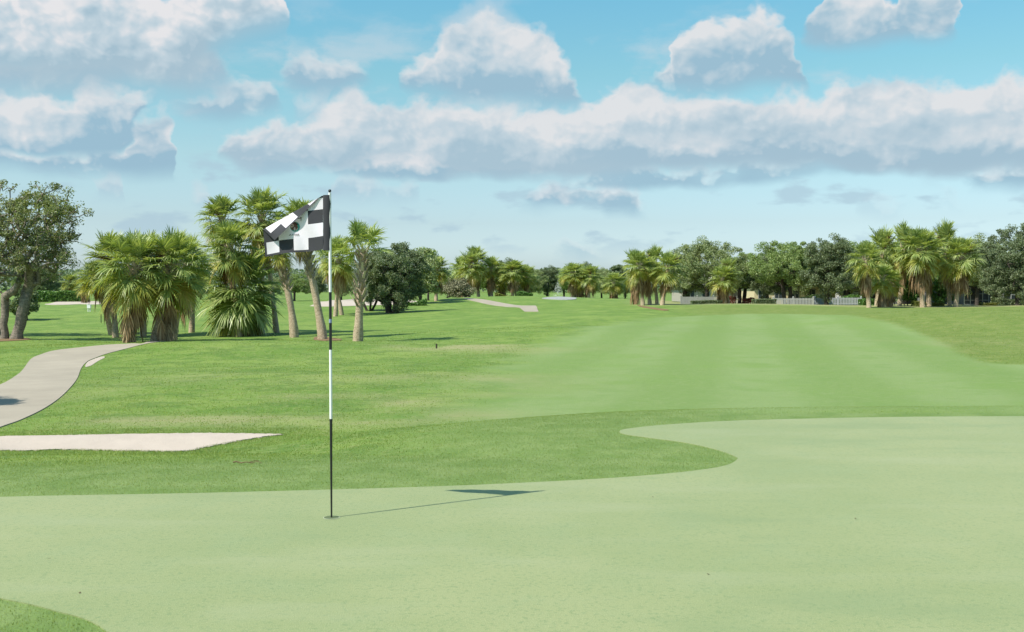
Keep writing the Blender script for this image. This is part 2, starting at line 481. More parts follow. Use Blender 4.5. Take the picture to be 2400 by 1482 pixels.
def zat(x, y): return float(Z(np.array([x]), np.array([y]))[0])
def at(px, depth):
    """ground point under image column px at a given distance"""
    x = (px - 1200) / 2400.0 * depth
    return np.array([x, depth, zat(x, depth)])
def base(px, py=None, depth=None):
    if depth is None:
        p = hit(px, py)
        return np.array([p[0], p[1], zat(p[0], p[1])])
    return at(px, depth)
def height_of(py, depth):
    """world height of image row py at a given distance"""
    r = ray(1200, py)
    return EYE + depth * r[2] / r[1]

# zones of the turf
FAIR_PX = [(1080, 985), (1110, 940), (1180, 880), (1320, 800), (1480, 757), (1600, 742), (1750, 736), (1900, 737), (2040, 747), (2120, 766), (2200, 798), (2260, 832),
           (2310, 850), (2400, 855), (2700, 862), (2900, 900), (2700, 965), (2300, 969), (1900, 972), (1500, 985), (1300, 995)]
FAIR = catmull([hit(*p)[:2] for p in FAIR_PX], 4)

def nz(x, y, s, seed):
    """smooth value noise for painting worn and dry turf"""
    rr = np.random.default_rng(seed).random((256, 256))
    u, v = x * s + 91.3, y * s + 57.7
    i, j = np.floor(u).astype(int), np.floor(v).astype(int)
    fu, fv = u - i, v - j
    fu, fv = fu * fu * (3 - 2 * fu), fv * fv * (3 - 2 * fv)
    g = lambda a, b: rr[a % 256, b % 256]
    return (g(i, j) * (1 - fu) + g(i + 1, j) * fu) * (1 - fv) + (g(i, j + 1) * (1 - fu) + g(i + 1, j + 1) * fu) * fv

def zones(x, y):
    fair = np.zeros(x.shape); frin = np.zeros(x.shape); dry = np.zeros(x.shape)
    k = (y > 5) & (y < 140) & (np.abs(x) < 80)
    fair[k] = sstep(-1.6 + 1.3 * sstep(6, 12, x[k]), 0.9 - .5 * sstep(6, 12, x[k]), sdist(FAIR, x[k], y[k]) + (1.2 - sstep(6, 12, x[k])) * (nz(x[k], y[k], 0.6, 8) - .5))
    k = (np.abs(x) < 30) & (y < 22) & (y > -12)
    sd = sdist(GREEN, x[k], y[k])
    bk = sstep(0.5, 3.5, x[k]) * sstep(10.5, 11.5, y[k])
    frin[k] = sstep(-3.3 + 2.7 * bk, -0.9 + .65 * bk, sd + 0.35 * (nz(x[k], y[k], 0.5, 3) - .5))
    # pale dry ground beyond the crest on the right, and worn patches
    t = x / (np.abs(y) + 10)
    dry += sstep(84, 88, y + 2 * (nz(x, y, .1, 5) - .5)) * (1 - sstep(112, 135, y)) * sstep(0.09, 0.14, t) * 0.9
    w = nz(x, y, 0.22, 11) * 0.6 + nz(x, y, 0.7, 12) * 0.4
    def spot(px, py, sx, sy, a, d=None):
        p = hit(px, py)
        return a * np.exp(-((x - p[0]) / sx)**2 / 2 - ((y - p[1]) / sy)**2 / 2)
    worn = spot(940, 940, 1.6, 2.6, .6) + spot(610, 945, 1.0, 1.6, .9) + spot(230, 940, 1.2, 1.4, .6) + spot(1080, 890, 1.6, 3, .7) + spot(800, 965, 1.2, 1.4, .8) \
        + spot(430, 985, 1.6, .9, .5) + spot(1090, 812, 2.2, 2.2, 1.3) + spot(1020, 812, 1.6, 1.4, .8) + spot(2180, 800, 3.0, 5, .3) \
        + spot(180, 985, 1.2, .7, 1.0) + spot(1250, 825, 1.5, 2, .4) + spot(640, 880, 2.5, 3, .5) + spot(1000, 980, 1.5, .8, .4)
    dry += 0.8 * worn * sstep(0.34, 0.72, w)
    return np.clip(fair, 0, 1), np.clip(frin, 0, 1), np.clip(dry, 0, 1)
# ------------------------------------------------------------------ turf materials
def turf(name, kind):
    m, q, o = new_mat(name)
    geo = q.node('ShaderNodeNewGeometry')
    P = geo.outputs['Position']
    n1 = q.noise(P, 0.35, 4, 0.6)
    n2 = q.noise(P, 2.2, 4, 0.6)
    n3 = q.noise(P, 38, 3, 0.7)
    n4 = q.noise(P, 150, 2, 0.7)
    if kind == 'green':
        c = q.mix(q.ss(n1, 0.35, 0.65), (0.204, 0.246, 0.096), (0.248, 0.276, 0.120))
        c = q.mix(q.m('MULTIPLY', q.ss(n2, 0.45, 0.75), 0.5), c, (0.205, 0.258, 0.115))
        c = q.mix(q.m('MULTIPLY', q.ss(n3, 0.50, 0.68), 0.60), c, (0.125, 0.19, 0.07))
        c = q.mix(q.m('MULTIPLY', q.ss(n4, 0.50, 0.66), 0.60), c, (0.345, 0.37, 0.19))
        st_ = q.node('ShaderNodeMapping'); st_.inputs['Scale'].default_value = (0.28, 1.1, 1); st_.inputs['Rotation'].default_value = (0, 0, 0.12); q.put(st_.inputs[0], P)
        ns = q.noise(st_.outputs[0], 1.6, 5, 0.62)
        c = q.mix(q.m('MULTIPLY', q.ss(ns, 0.50, 0.72), 0.40), c, (0.280, 0.304, 0.162))
        c = q.mix(q.m('MULTIPLY', q.ss(ns, 0.46, 0.32), 0.40), c, (0.172, 0.228, 0.096))
        bs, bd = 0.6, 0.006
        h = q.m('ADD', q.m('MULTIPLY', n4, 0.7), q.m('MULTIPLY', n3, 0.5))
    else:
        a = q.node('ShaderNodeAttribute', attribute_name='zone')
        sp = q.node('ShaderNodeSeparateColor')
        q.t.links.new(a.outputs['Color'], sp.inputs[0])
        fair, frin, dry = sp.outputs
        sx = q.node('ShaderNodeSeparateXYZ'); q.t.links.new(P, sx.inputs[0])
        x, y = sx.outputs[0], sx.outputs[1]
        rough = q.mix(q.ss(n1, 0.38, 0.64), (0.104, 0.192, 0.022), (0.170, 0.248, 0.044))
        rough = q.mix(q.m('MULTIPLY', q.ss(n2, 0.50, 0.72), 0.55), rough, (0.190, 0.232, 0.065))
        n5 = q.noise(P, 0.95, 3, 0.6); n6 = q.noise(P, 7.5, 4, 0.65)
        rough = q.mix(q.m('MULTIPLY', q.ss(n5, 0.48, 0.60), 0.70), rough, (0.078, 0.152, 0.020))
        rough = q.mix(q.m('MULTIPLY', q.ss(n6, 0.50, 0.64), 0.65), rough, (0.225, 0.262, 0.082))
        bank = q.m('MULTIPLY', q.ss(x, 10, 16), q.ss(y, 90, 82))
        rough = q.mix(q.m('MULTIPLY', bank, 0.75), rough, q.mix(q.ss(n2, .4, .65), (0.118, 0.168, 0.026), (0.178, 0.205, 0.05)))
        # mown stripes of the fairway run away from the green
        s = q.m('SINE', q.m('MULTIPLY', q.m('ADD', q.m('MULTIPLY_ADD', y, -0.22, x), q.m('MULTIPLY', n1, 0.8)), 1.7))
        s = q.ss(q.m('ADD', s, q.m('MULTIPLY', q.m('SUBTRACT', n5, 0.5), 1.6)), -0.8, 0.8)
        fw = q.mix(s, (0.152, 0.230, 0.058), (0.183, 0.257, 0.082))
        fw = q.mix(q.m('MULTIPLY', q.ss(n6, 0.50, 0.64), 0.55), fw, (0.215, 0.272, 0.100))
        fw = q.mix(q.m('MULTIPLY', q.ss(n5, 0.50, 0.66), 0.40), fw, (0.128, 0.215, 0.045))
        fw = q.mix(q.m('MULTIPLY', q.ss(n1, 0.45, 0.66), 0.55), fw, (0.150, 0.238, 0.050))
        fw = q.mix(q.m('MULTIPLY', q.ss(n2, 0.52, 0.75), 0.40), fw, (0.200, 0.258, 0.090))
        fr = q.mix(q.ss(n2, 0.35, 0.68), (0.125, 0.198, 0.046), (0.172, 0.240, 0.072))
        dr = q.mix(q.ss(n2, 0.35, 0.66), (0.240, 0.265, 0.095), (0.285, 0.272, 0.125))
        c = q.mix(fair, rough, fw)
        c = q.mix(frin, c, fr)
        c = q.mix(dry, c, dr)
        c = q.mix(q.m('MULTIPLY', q.ss(n3, 0.50, 0.72), 0.42), c, q.mix(1.0, c, (0.55, 0.62, 0.5), 'MULTIPLY'))
        c = q.mix(q.m('MULTIPLY', q.ss(n4, 0.52, 0.72), 0.45), c, q.mix(1.0, c, (1.55, 1.4, 1.7), 'MULTIPLY'))
        bs, bd = 0.55, 0.02
        h = q.m('ADD', q.m('ADD', n3, q.m('MULTIPLY', n4, 0.5)), q.m('MULTIPLY', n6, 2.5))
    b = q.node('ShaderNodeBsdfPrincipled')
    b.inputs['Roughness'].default_value = 0.85
    b.inputs['Specular IOR Level'].default_value = 0.12
    b.inputs['Sheen Weight'].default_value = 0.14 if kind == 'green' else 0.05
    b.inputs['Sheen Roughness'].default_value = 0.5
    q.put(b.inputs['Base Color'], c)
    bn = q.node('ShaderNodeBump'); bn.inputs['Strength'].default_value = bs; bn.inputs['Distance'].default_value = bd
    q.put(bn.inputs['Height'], h); q.put(b.inputs['Normal'], bn.outputs[0])
    q.t.links.new(b.outputs[0], o.inputs[0])
    return m
M_TURF = turf('mown_turf', 'rough')
M_GREEN = turf('putting_green_turf', 'green')
M_SAND = plain('bunker_sand', (0.44, 0.375, 0.315), 0.95, 0.14, 3.0, 0.5, 60, 0.1)
M_PATH = plain('path_concrete', (0.325, 0.284, 0.222), 0.9, 0.24, 0.7, 0.3, 30, 0.2)
M_MULCH = plain('pine_straw', (0.19, 0.125, 0.070), 0.95, 0.35, 3.0, 0.6, 14, 0.1)

# ------------------------------------------------------------------ ground: one sheet to the horizon
u = np.arange(-6.9, 6.9001, 0.0215)
gx = 5.2 * np.sinh(u)
v = np.arange(-2.0, 6.6, 0.0190)
gy = 10.0 + 6.2 * np.sinh(v)
GX, GY = np.meshgrid(gx, gy)
fx, fy = GX.ravel(), GY.ravel()
fz = Z(fx, fy)
g = MB()
nx_, ny_ = len(gx), len(gy)
i = np.arange(ny_ - 1)[:, None] * nx_ + np.arange(nx_ - 1)[None, :]
g.add(np.c_[fx, fy, fz], np.stack([i, i + 1, i + 1 + nx_, i + nx_], -1).reshape(-1, 4))
ground = g.build('ground', M_TURF, smooth=True)
tag(ground, kind='structure')
za = zones(fx, fy)
ca = ground.data.color_attributes.new('zone', 'FLOAT_COLOR', 'POINT')
ca.data.foreach_set('color', np.c_[za[0], za[1], za[2], np.ones(len(fx))].ravel())

def sheet(name, outline, mat, off, step, zf=None, smooth=True):
    """a draped sheet following the land"""
    bm = bmesh.new()
    f = bm.faces.new([bm.verts.new((p[0], p[1], 0)) for p in outline])
    lo, hi = np.min(outline, 0), np.max(outline, 0)
    for ax in (0, 1):
        for k in np.arange(lo[ax] + step, hi[ax], step):
            co = (k, 0, 0) if ax == 0 else (0, k, 0)
            no = (1, 0, 0) if ax == 0 else (0, 1, 0)
            bmesh.ops.bisect_plane(bm, geom=bm.verts[:] + bm.edges[:] + bm.faces[:], plane_co=co, plane_no=no, dist=1e-6)
    bmesh.ops.triangulate(bm, faces=bm.faces[:])
    V = np.array([v.co[:] for v in bm.verts])
    zz = (zf or Z)(V[:, 0], V[:, 1]) + off
    for v, z in zip(bm.verts, zz): v.co.z = z
    bm.normal_update()
    if sum(f.normal.z for f in bm.faces) < 0: bmesh.ops.reverse_faces(bm, faces=bm.faces[:])
    be = [e for e in bm.edges if e.is_boundary]
    for e in be:
        a, b = e.verts
        w = [bm.verts.new(p) for p in (a.co, b.co, b.co - Vector((0, 0, off + .03)), a.co - Vector((0, 0, off + .03)))]
        bm.faces.new(w)
    me = bpy.data.meshes.new(name); bm.to_mesh(me); bm.free()
    me.materials.append(mat)
    me.polygons.foreach_set('use_smooth', np.full(len(me.polygons), smooth))
    o = bpy.data.objects.new(name, me); C.objects.link(o)
    return tag(o, kind='structure')
sheet('putting_green', GREEN, M_GREEN, 0.007, 0.7)
rj = np.random.default_rng(2)
def ragged(P, a, n=5):
    P = catmull(P, n)
    return P + rj.normal(0, a, P.shape)
sheet('sand_bunker', ragged(BUNKER, .018, 4), M_SAND, 0.012, 0.2)
# cart path on the left
PATH_L = [(-260, 1000), (-120, 940), (0, 903), (40, 880), (70, 845), (95, 832), (130, 822), (190, 815), (250, 809), (310, 806), (345, 802), (390, 796)]
PATH_R = [(400, 799), (350, 805), (300, 817), (250, 830), (228, 838), (205, 848), (190, 865), (180, 890), (155, 920), (110, 955), (50, 985), (0, 1003), (-120, 1050), (-300, 1100)]
pl = [hit(*p)[:2] for p in PATH_L]; pr = [hit(*p)[:2] for p in PATH_R]
PATH = np.vstack([catmull(pl, 5, False), catmull(pr, 5, False)])
sheet('cart_path', PATH, M_PATH, 0.015, 0.4, smooth=False)
sheet('path_washout_sand', catmull([hit(*p)[:2] for p in [(200, 860), (207, 848), (235, 837), (246, 838), (228, 848), (212, 858)]], 4), M_SAND, 0.008, 0.2)
fp = [(1086, 699), (1130, 702), (1180, 711), (1222, 717), (1255, 717), (1262, 731), (1230, 731), (1218, 722), (1180, 719), (1130, 711), (1095, 703)]
sheet('far_cart_path', np.array([hit(*p)[:2] for p in fp]), M_PATH, 0.03, 3)
fb = [(740, 712), (800, 704), (880, 702), (960, 704), (1000, 709), (960, 713), (880, 716), (740, 719)]
sheet('far_sand_bunker', catmull([hit(*p)[:2] for p in fb], 3), M_SAND, 0.03, 3)
fb = [(105, 714), (130, 708.5), (180, 707), (235, 708), (260, 710), (230, 714), (190, 713.5), (150, 715)]
sheet('far_green_bunker', catmull([hit(*p)[:2] for p in fb], 3), M_SAND, 0.03, 3)
mu = [(1494, 716), (1512, 718.5), (1540, 723), (1568, 727), (1556, 728.5), (1530, 725), (1504, 720.5)]
sheet('palm_mulch_bed', catmull([hit(*p)[:2] for p in mu], 3), M_MULCH, 0.03, 2)
mu = [(735, 792), (765, 791), (800, 796), (790, 799), (750, 799)]
sheet('straw_patch', catmull([hit(*p)[:2] for p in mu], 3), M_MULCH, 0.02, 1)
mu = [(-60, 794), (0, 791), (60, 793), (70, 797), (0, 801), (-60, 800)]
sheet('oak_root_soil', catmull([hit(*p)[:2] for p in mu], 3), M_MULCH, 0.02, 1)

# ------------------------------------------------------------------ longer grass of the collar round the green (blades)
M_BLADE = leaf_mat('grass_blade', [(0, (0.165, 0.240, 0.054)), (0.5, (0.240, 0.315, 0.086)), (1, (0.33, 0.375, 0.135))], 0.45, 0.55)
rng = np.random.default_rng(5)
def blades(name, n, xr, yr, accept, hgt, wid, lab):
    x = rng.uniform(*xr, n); y = rng.uniform(*yr, n)
    k = np.abs(x) < 0.56 * y + 0.6
    x, y = x[k], y[k]
    p = accept(x, y)
    k = rng.random(len(x)) < p
    x, y = x[k], y[k]
    z = Z(x, y)
    h = hgt * rng.uniform(0.55, 1.25, len(x)); w = wid * rng.uniform(0.7, 1.3, len(x))
    a = rng.uniform(0, 2 * np.pi, len(x)); b = rng.uniform(0, 2 * np.pi, len(x)); l = h * rng.uniform(0.1, 0.9, len(x))
    V = np.empty((len(x), 3, 3))
    V[:, 0] = np.c_[x - w * np.cos(a), y - w * np.sin(a), z - 0.004]
    V[:, 1] = np.c_[x + w * np.cos(a), y + w * np.sin(a), z - 0.004]
    V[:, 2] = np.c_[x + l * np.cos(b), y + l * np.sin(b), z + h]
    g = MB(); g.add(V.reshape(-1, 3), np.arange(len(x) * 3).reshape(-1, 3))
    return tag(g.build(name, M_BLADE), kind='stuff', cat='grass', label=lab)
def acc(x, y):
    sd = sdist(GREEN, x, y); sb = sdist(BUNKER, x, y)
    return ((sd < 0.0) & (sd > -4.2) & (sb < -0.02)) * (sstep(-3.6, -0.9, sd) * 0.85 + 0.08) * (1 - 0.75 * sstep(0.5, 3.5, x) * sstep(10.5, 11.5, y))
blades('collar_grass', 800000, (-7.5, 8.0), (3.6, 15), acc, 0.0095, 0.0023, 'longer green grass of the collar around the putting green')
def acc2(x, y):
    sb = sdist(BUNKER, x, y) + 0.10 * (nz(x, y, 2.2, 31) - .5)
    return ((sb < 0.03) & (sb > -0.8)) * np.where(sb > -.12, .8, .3)
blades('bunker_edge_grass', 260000, (-9, -1.5), (9, 15.5), acc2, 0.022, 0.0032, 'ragged longer grass fringing the near sand bunker')

M_ROUGHBL = leaf_mat('rough_grass_blade', [(0, (0.165, 0.250, 0.048)), (0.5, (0.240, 0.325, 0.082)), (1, (0.34, 0.39, 0.145))], 0.5, 0.6)
def rough_blades(n, y0, y1, hgt, wid):
    y = y0 * (y1 / y0) ** rng.random(n)
    x = (rng.random(n) * 2 - 1) * (0.53 * y + .5)
    f, fr, dr = zones(x, y)
    clump = nz(x, y, 1.6, 41)
    p = (1 - f)**2 * (1 - fr) * (1 - .5 * np.clip(dr, 0, 1)) * (0.10 + 0.55 * clump) * (1 - sstep(40, 70, y))
    k = rng.random(n) < p
    x, y = x[k], y[k]
    k = (sdist(BUNKER, x, y) < -.02)
    near = (y < 65) & (x < -5)
    kk = np.ones(len(x), bool); kk[near] = sdist(PATH, x[near], y[near]) < -.03
    x, y = x[k & kk], y[k & kk]
    z = Z(x, y); g_ = y / y0
    h = hgt * rng.uniform(.5, 1.3, len(x)) * g_**.35; w = wid * rng.uniform(.7, 1.3, len(x)) * g_**.75
    a = rng.uniform(0, 2 * np.pi, len(x)); b = rng.uniform(0, 2 * np.pi, len(x)); l = h * rng.uniform(.2, 1.1, len(x))
    V = np.empty((len(x), 3, 3))
    V[:, 0] = np.c_[x - w * np.cos(a), y - w * np.sin(a), z - .006]
    V[:, 1] = np.c_[x + w * np.cos(a), y + w * np.sin(a), z - .006]
    V[:, 2] = np.c_[x + l * np.cos(b), y + l * np.sin(b), z + h]
    m_ = MB(); m_.add(V.reshape(-1, 3), np.arange(len(x) * 3).reshape(-1, 3))
    tag(m_.build('rough_grass', M_ROUGHBL), 'grass of the rough between the bunker and the palms', 'grass', kind='stuff')
rough_blades(640000, 9.0, 70.0, 0.013, 0.005)
# ------------------------------------------------------------------ vegetation materials
M_FROND = leaf_mat('palm_frond', [(0, (0.165, 0.231, 0.055)), (0.5, (0.271, 0.346, 0.103)), (1, (0.437, 0.489, 0.198))], 0.36, 0.42, 'age',
                   [(0.0, (0.205, 0.262, 0.078)), (0.4, (0.38, 0.38, 0.075)), (0.7, (0.42, 0.34, 0.085)), (1.0, (0.36, 0.24, 0.11))], 0.5)
M_DEAD = leaf_mat('dead_frond', [(0, (0.18, 0.110, 0.058)), (0.5, (0.33, 0.22, 0.125)), (1, (0.50, 0.36, 0.215))], 0.15, 0.8, spec=0.1)
M_FRUIT = leaf_mat('palm_flower_stalk', [(0, (0.12, 0.060, 0.032)), (1, (0.26, 0.150, 0.085))], 0.1, 0.8, spec=0.1)
M_BOOT = leaf_mat('palm_leaf_base', [(0, (0.24, 0.19, 0.13)), (0.5, (0.38, 0.31, 0.22)), (1, (0.55, 0.46, 0.33))], 0.0, 0.8, spec=0.1)
def palm_trunk_mat(name, a, b, moss):
    m, q, o = new_mat(name)
    tc = q.node('ShaderNodeTexCoord').outputs['Object']
    mp = q.node('ShaderNodeMapping'); mp.inputs['Scale'].default_value = (1, 1, 2.2); q.put(mp.inputs[0], tc)
    n = q.noise(mp.outputs[0], 5, 4, 0.65)
    w = q.noise(mp.outputs[0], 16, 4, 0.7)
    c = q.mix(q.ss(n, 0.35, 0.65), a, b)
    c = q.mix(q.m('MULTIPLY', q.ss(w, 0.50, 0.64), 0.8), c, moss)
    d = q.node('ShaderNodeBsdfPrincipled'); d.inputs['Roughness'].default_value = 0.9; d.inputs['Specular IOR Level'].default_value = 0.1
    q.put(d.inputs['Base Color'], c)
    bn = q.node('ShaderNodeBump'); bn.inputs['Strength'].default_value = 0.8; bn.inputs['Distance'].default_value = 0.06
    q.put(bn.inputs['Height'], w); q.put(d.inputs['Normal'], bn.outputs[0])
    q.t.links.new(d.outputs[0], o.inputs[0])
    return m
M_PTRUNK = palm_trunk_mat('palm_bark', (0.56, 0.44, 0.315), (0.41, 0.32, 0.22), (0.14, 0.13, 0.06))
M_BARK = palm_trunk_mat('oak_bark', (0.32, 0.275, 0.22), (0.19, 0.16, 0.125), (0.07, 0.06, 0.048))
M_DBARK = palm_trunk_mat('dark_bark', (0.085, 0.072, 0.060), (0.055, 0.048, 0.042), (0.03, 0.027, 0.024))
M_OAKLEAF = leaf_mat('grey_oak_leaf', [(0, (0.110, 0.145, 0.055)), (0.5, (0.207, 0.237, 0.110)), (0.85, (0.345, 0.366, 0.221)), (1, (0.524, 0.524, 0.386))], 0.35, 0.5, patch=(0.35, (0.17, 0.22, 0.045)))
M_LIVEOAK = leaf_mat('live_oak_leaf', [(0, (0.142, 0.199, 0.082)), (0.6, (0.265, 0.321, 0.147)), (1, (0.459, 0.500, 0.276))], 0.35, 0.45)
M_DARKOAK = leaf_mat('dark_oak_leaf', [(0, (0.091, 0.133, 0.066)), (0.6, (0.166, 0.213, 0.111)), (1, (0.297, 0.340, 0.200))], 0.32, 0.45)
M_GREENOAK = leaf_mat('green_tree_leaf', [(0, (0.134, 0.207, 0.065)), (0.6, (0.250, 0.340, 0.118)), (1, (0.419, 0.501, 0.207))], 0.35, 0.45)
M_SHRUB = leaf_mat('shrub_leaf', [(0, (0.054, 0.126, 0.029)), (0.6, (0.102, 0.210, 0.048)), (1, (0.204, 0.324, 0.090))], 0.30, 0.4)
M_YSHRUB = leaf_mat('yellow_hedge_leaf', [(0, (0.12, 0.15, 0.03)), (1, (0.26, 0.27, 0.07))], 0.25, 0.5)
M_BARE = leaf_mat('dry_brush_leaf', [(0, (0.14, 0.135, 0.075)), (0.6, (0.22, 0.21, 0.125)), (1, (0.31, 0.295, 0.19))], 0.15, 0.7)
M_RED = leaf_mat('red_flower', [(0, (0.10, 0.03, 0.02)), (0.5, (0.33, 0.035, 0.03)), (1, (0.06, 0.10, 0.03))], 0.25, 0.5)
M_BLUEFAR = leaf_mat('far_wood_leaf', [(0, (0.101, 0.158, 0.101)), (1, (0.225, 0.281, 0.180))], 0.30, 0.6)

# ------------------------------------------------------------------ palms
def frond_geo(rng, el, az, L, n_seg, age, dead=False, lax=1.0):
    """one fan-shaped palm leaf with a stalk and an arching rib; returns vertices, quads"""
    droop = rng.uniform(0.40, 0.80) * lax if not dead else 0.9
    pet = L * rng.uniform(0.34, 0.50)
    e = el
    P = [np.zeros(3)]; D = []
    ns = 7
    tot = pet + L * 0.22
    for k in range(ns):
        d = np.array([math.cos(e), 0, math.sin(e)])
        D.append(d); P.append(P[-1] + d * tot / ns)
        e -= droop * (0.05 + 0.22 * (k / ns)) * (1.0 if e > -1.35 else 0.0)
    P = np.array(P); D.append(D[-1]); D = np.array(D)
    V, F = [], []
    # stalk
    w = 0.020 * L / 1.7 + 0.006
    for k in range(ns):
        a, b = P[k], P[k + 1]
        i = len(V)
        V += [a + [0, w, 0], a - [0, w, 0], b - [0, w * .7, 0], b + [0, w * .7, 0]]
        F.append([i, i + 1, i + 2, i + 3])
    spread = R(118) if not dead else R(38)
    gdrop = rng.uniform(0.45, 0.95) * lax if not dead else 0.7
    if not dead and el < 0: gdrop *= 0.8
    for j in range(n_seg):
        u = (j + 0.5) / n_seg * 2 - 1 + rng.uniform(-.02, .02)
        ph = u * spread
        s = pet + L * 0.20 * (1 - abs(u))**0.8
        k = min(int(s / tot * ns), ns - 1); fr = s / tot * ns - k
        o = P[k] * (1 - fr) + P[k + 1] * fr
        d = D[k]; nrm = np.array([-d[2], 0, d[0]])
        dr = d * math.cos(ph) + np.array([0, 1, 0]) * math.sin(ph) + nrm * (0.10 + 0.32 * abs(math.sin(ph))) * (1 if not dead else 0.3)
        dr /= np.linalg.norm(dr)
        l = L * 0.54 * (1 - 0.28 * abs(u)**2) * rng.uniform(0.82, 1.1)
        sd = np.cross(dr, nrm + rng.normal(0, .25, 3)); sd /= np.linalg.norm(sd) + 1e-9
        ww = 0.029 * L / 1.7 * (1.0 if not dead else 0.8) * (28 / n_seg)**0.5
        i = len(V)
        g = gdrop * rng.uniform(0.5, 1.5)
        for t, wf in ((0, .55), (.36, 1.15), (.70, .75), (1.0, .05)):
            p = o + dr * l * t * (1 - 0.26 * min(g, 1.3) * t) + np.array([0, 0, -1]) * g * l * t**2.3 * 0.62
            V += [p + sd * ww * wf, p - sd * ww * wf]
        for t in range(3): F.append([i + 2 * t, i + 2 * t + 1, i + 2 * t + 3, i + 2 * t + 2])
    V = np.array(V)
    roll = rng.normal(0, 0.25)
    c, s_ = math.cos(roll), math.sin(roll)
    V[:, 1:] = np.c_[V[:, 1] * c - (V[:, 2]) * s_ * 0.3, V[:, 2] + V[:, 1] * s_ * 0.5]
    c, s_ = math.cos(az), math.sin(az)
    V = np.c_[V[:, 0] * c - V[:, 1] * s_, V[:, 0] * s_ + V[:, 1] * c, V[:, 2]]
    return V, np.array(F)

def palm_meshes(seed, H, L, lean=(0, 0), n=34, seg=26, dead=8, attach=0.5, emax=86, emin=-42, skirt=0.0, boots=0.35, r=0.15, fruit=0, bend=1.0, yellow=0.5):
    """meshes of a cabbage palm: trunk, leaf bases, crown, dead fronds, flower stalks; base at the origin"""
    rng = np.random.default_rng(seed)
    n = int(n * 1.2); dead = int(dead * 1.3); seg = int(seg * 1.1)
    t = np.linspace(0, 1, 12)
    top = np.array([lean[0], lean[1], H])
    curve = np.c_[lean[0] * t**bend, lean[1] * t**bend, H * t]
    along = lambda f: np.array([lean[0] * f**bend, lean[1] * f**bend, H * f])
    tr = MB()
    rad = r * (1.25 - 0.35 * np.minimum(t * 3, 1) + 0.05 * np.sin(t * 17))
    cv = curve.copy(); cv[0, 2] -= 0.15
    tr.tube(cv, rad, 10, jit=0.12, rng=rng)
    out = {'trunk': (tr, M_PTRUNK, True, None)}
    if boots > 0:
        b = MB()
        nb = int(boots * H * 26)
        for k in range(nb):
            f = 1 - boots * (k / nb)
            a = k * 2.39996
            c = along(f)
            d = np.array([math.cos(a), math.sin(a), 0]); up = np.array([0, 0, 1.0]); sd = np.array([-d[1], d[0], 0])
            ln = rng.uniform(0.22, 0.42); w = rng.uniform(0.05, 0.075)
            p0 = c + d * r * 0.8; p1 = c + d * (r + 0.05 + ln * rng.uniform(.25, .5)) + up * ln
            V = [p0 + sd * w, p0 - sd * w, p0 + d * .05 - sd * w, p0 + d * .05 + sd * w, p1 + sd * w * .5, p1 - sd * w * .5, p1 + d * .03 - sd * w * .5, p1 + d * .03 + sd * w * .5]
            b.add(V, [[0, 1, 5, 4], [1, 2, 6, 5], [2, 3, 7, 6], [3, 0, 4, 7], [4, 5, 6, 7]])
        out['leaf_bases'] = (b, M_BOOT, False, None)
    cr = MB()
    for k in range(n):
        f = (k + 0.5) / n
        el = R(emax + (emin - emax) * f**1.05) + rng.normal(0, .10)
        c = along(max(.03, 1 - attach * f / H))
        age = max(0, (f - (1 - yellow)) / yellow)**1.6 * rng.uniform(0.3, 0.9)
        V, F = frond_geo(rng, el, k * 2.39996 + rng.normal(0, .2), L * rng.uniform(0.88, 1.10) * (0.78 + 0.30 * min(1, f * 3.5) - 0.10 * f), seg, age, False, 0.40 + 0.65 * f)
        cr.add(V + c, F, attr=age)
    out['crown'] = (cr, M_FROND, False, 'age')
    if dead:
        de = MB()
        for k in range(dead):
            f = k / max(dead - 1, 1)
            c = along(max(0.05, 1 - (attach * 1.05 + skirt * f + 0.1 * rng.random()) / H))
            V, F = frond_geo(rng, R(rng.uniform(-84, -38)), k * 2.39996 + rng.normal(0, .4), L * rng.uniform(0.5, 1.1), max(12, seg // 2), 1, True)
            de.add(V + c, F)
        out['dead_fronds'] = (de, M_DEAD, False, None)
    if fruit:
        fr = MB()
        for k in range(fruit):
            a = rng.uniform(0, 2 * np.pi); e0 = R(rng.uniform(10, 55))
            for j in range(70):
                aa = a + rng.normal(0, .22); s = rng.uniform(0.45, 1.0) * L
                p = top + np.array([0, 0, -attach * .35])
                m_ = p + np.array([math.cos(aa) * math.cos(e0), math.sin(aa) * math.cos(e0), math.sin(e0)]) * s * rng.uniform(.5, .85)
                e_ = m_ + rng.normal(0, .16, 3) + np.array([math.cos(aa) * .2, math.sin(aa) * .2, -0.25 * rng.random()])
                w = rng.normal(0, 1, 3); w /= np.linalg.norm(w); w *= 0.010
                st = p + (m_ - p) * 0.55
                fr.add([st + w, st - w, m_ - w, m_ + w, e_ - w * .4, e_ + w * .4], [[0, 1, 2, 3], [3, 2, 4, 5]])
        out['flower_stalks'] = (fr, M_FRUIT, False, None)
    return out

def link_parts(parts, root, cache=None):
    for nm, (mb, mat, sm, at_) in parts.items():
        mb.build(nm, mat, root, sm, at_)

def palm(px, cpx, cpy, Rpx, label, py=None, depth=None, group='cabbage palms', seed=0, yoff=0.0, **kw):
    """px: image column of the foot; cpx, cpy: middle of the crown; Rpx: reach of its leaves (photo pixels)"""
    b = base(px, py, depth)
    d = b[1]
    L = Rpx * d / 2400.0 * 0.97
    kw['attach'] = kw.get('attach', .5) * .45
    H = height_of(cpy, d) - b[2] + kw['attach'] * .5
    lean = ((cpx - px) / 2400.0 * d, yoff)
    root = empty('palm_tree', b, label, 'palm tree', group)
    link_parts(palm_meshes(seed, H, L, lean, **kw), root)
    return root

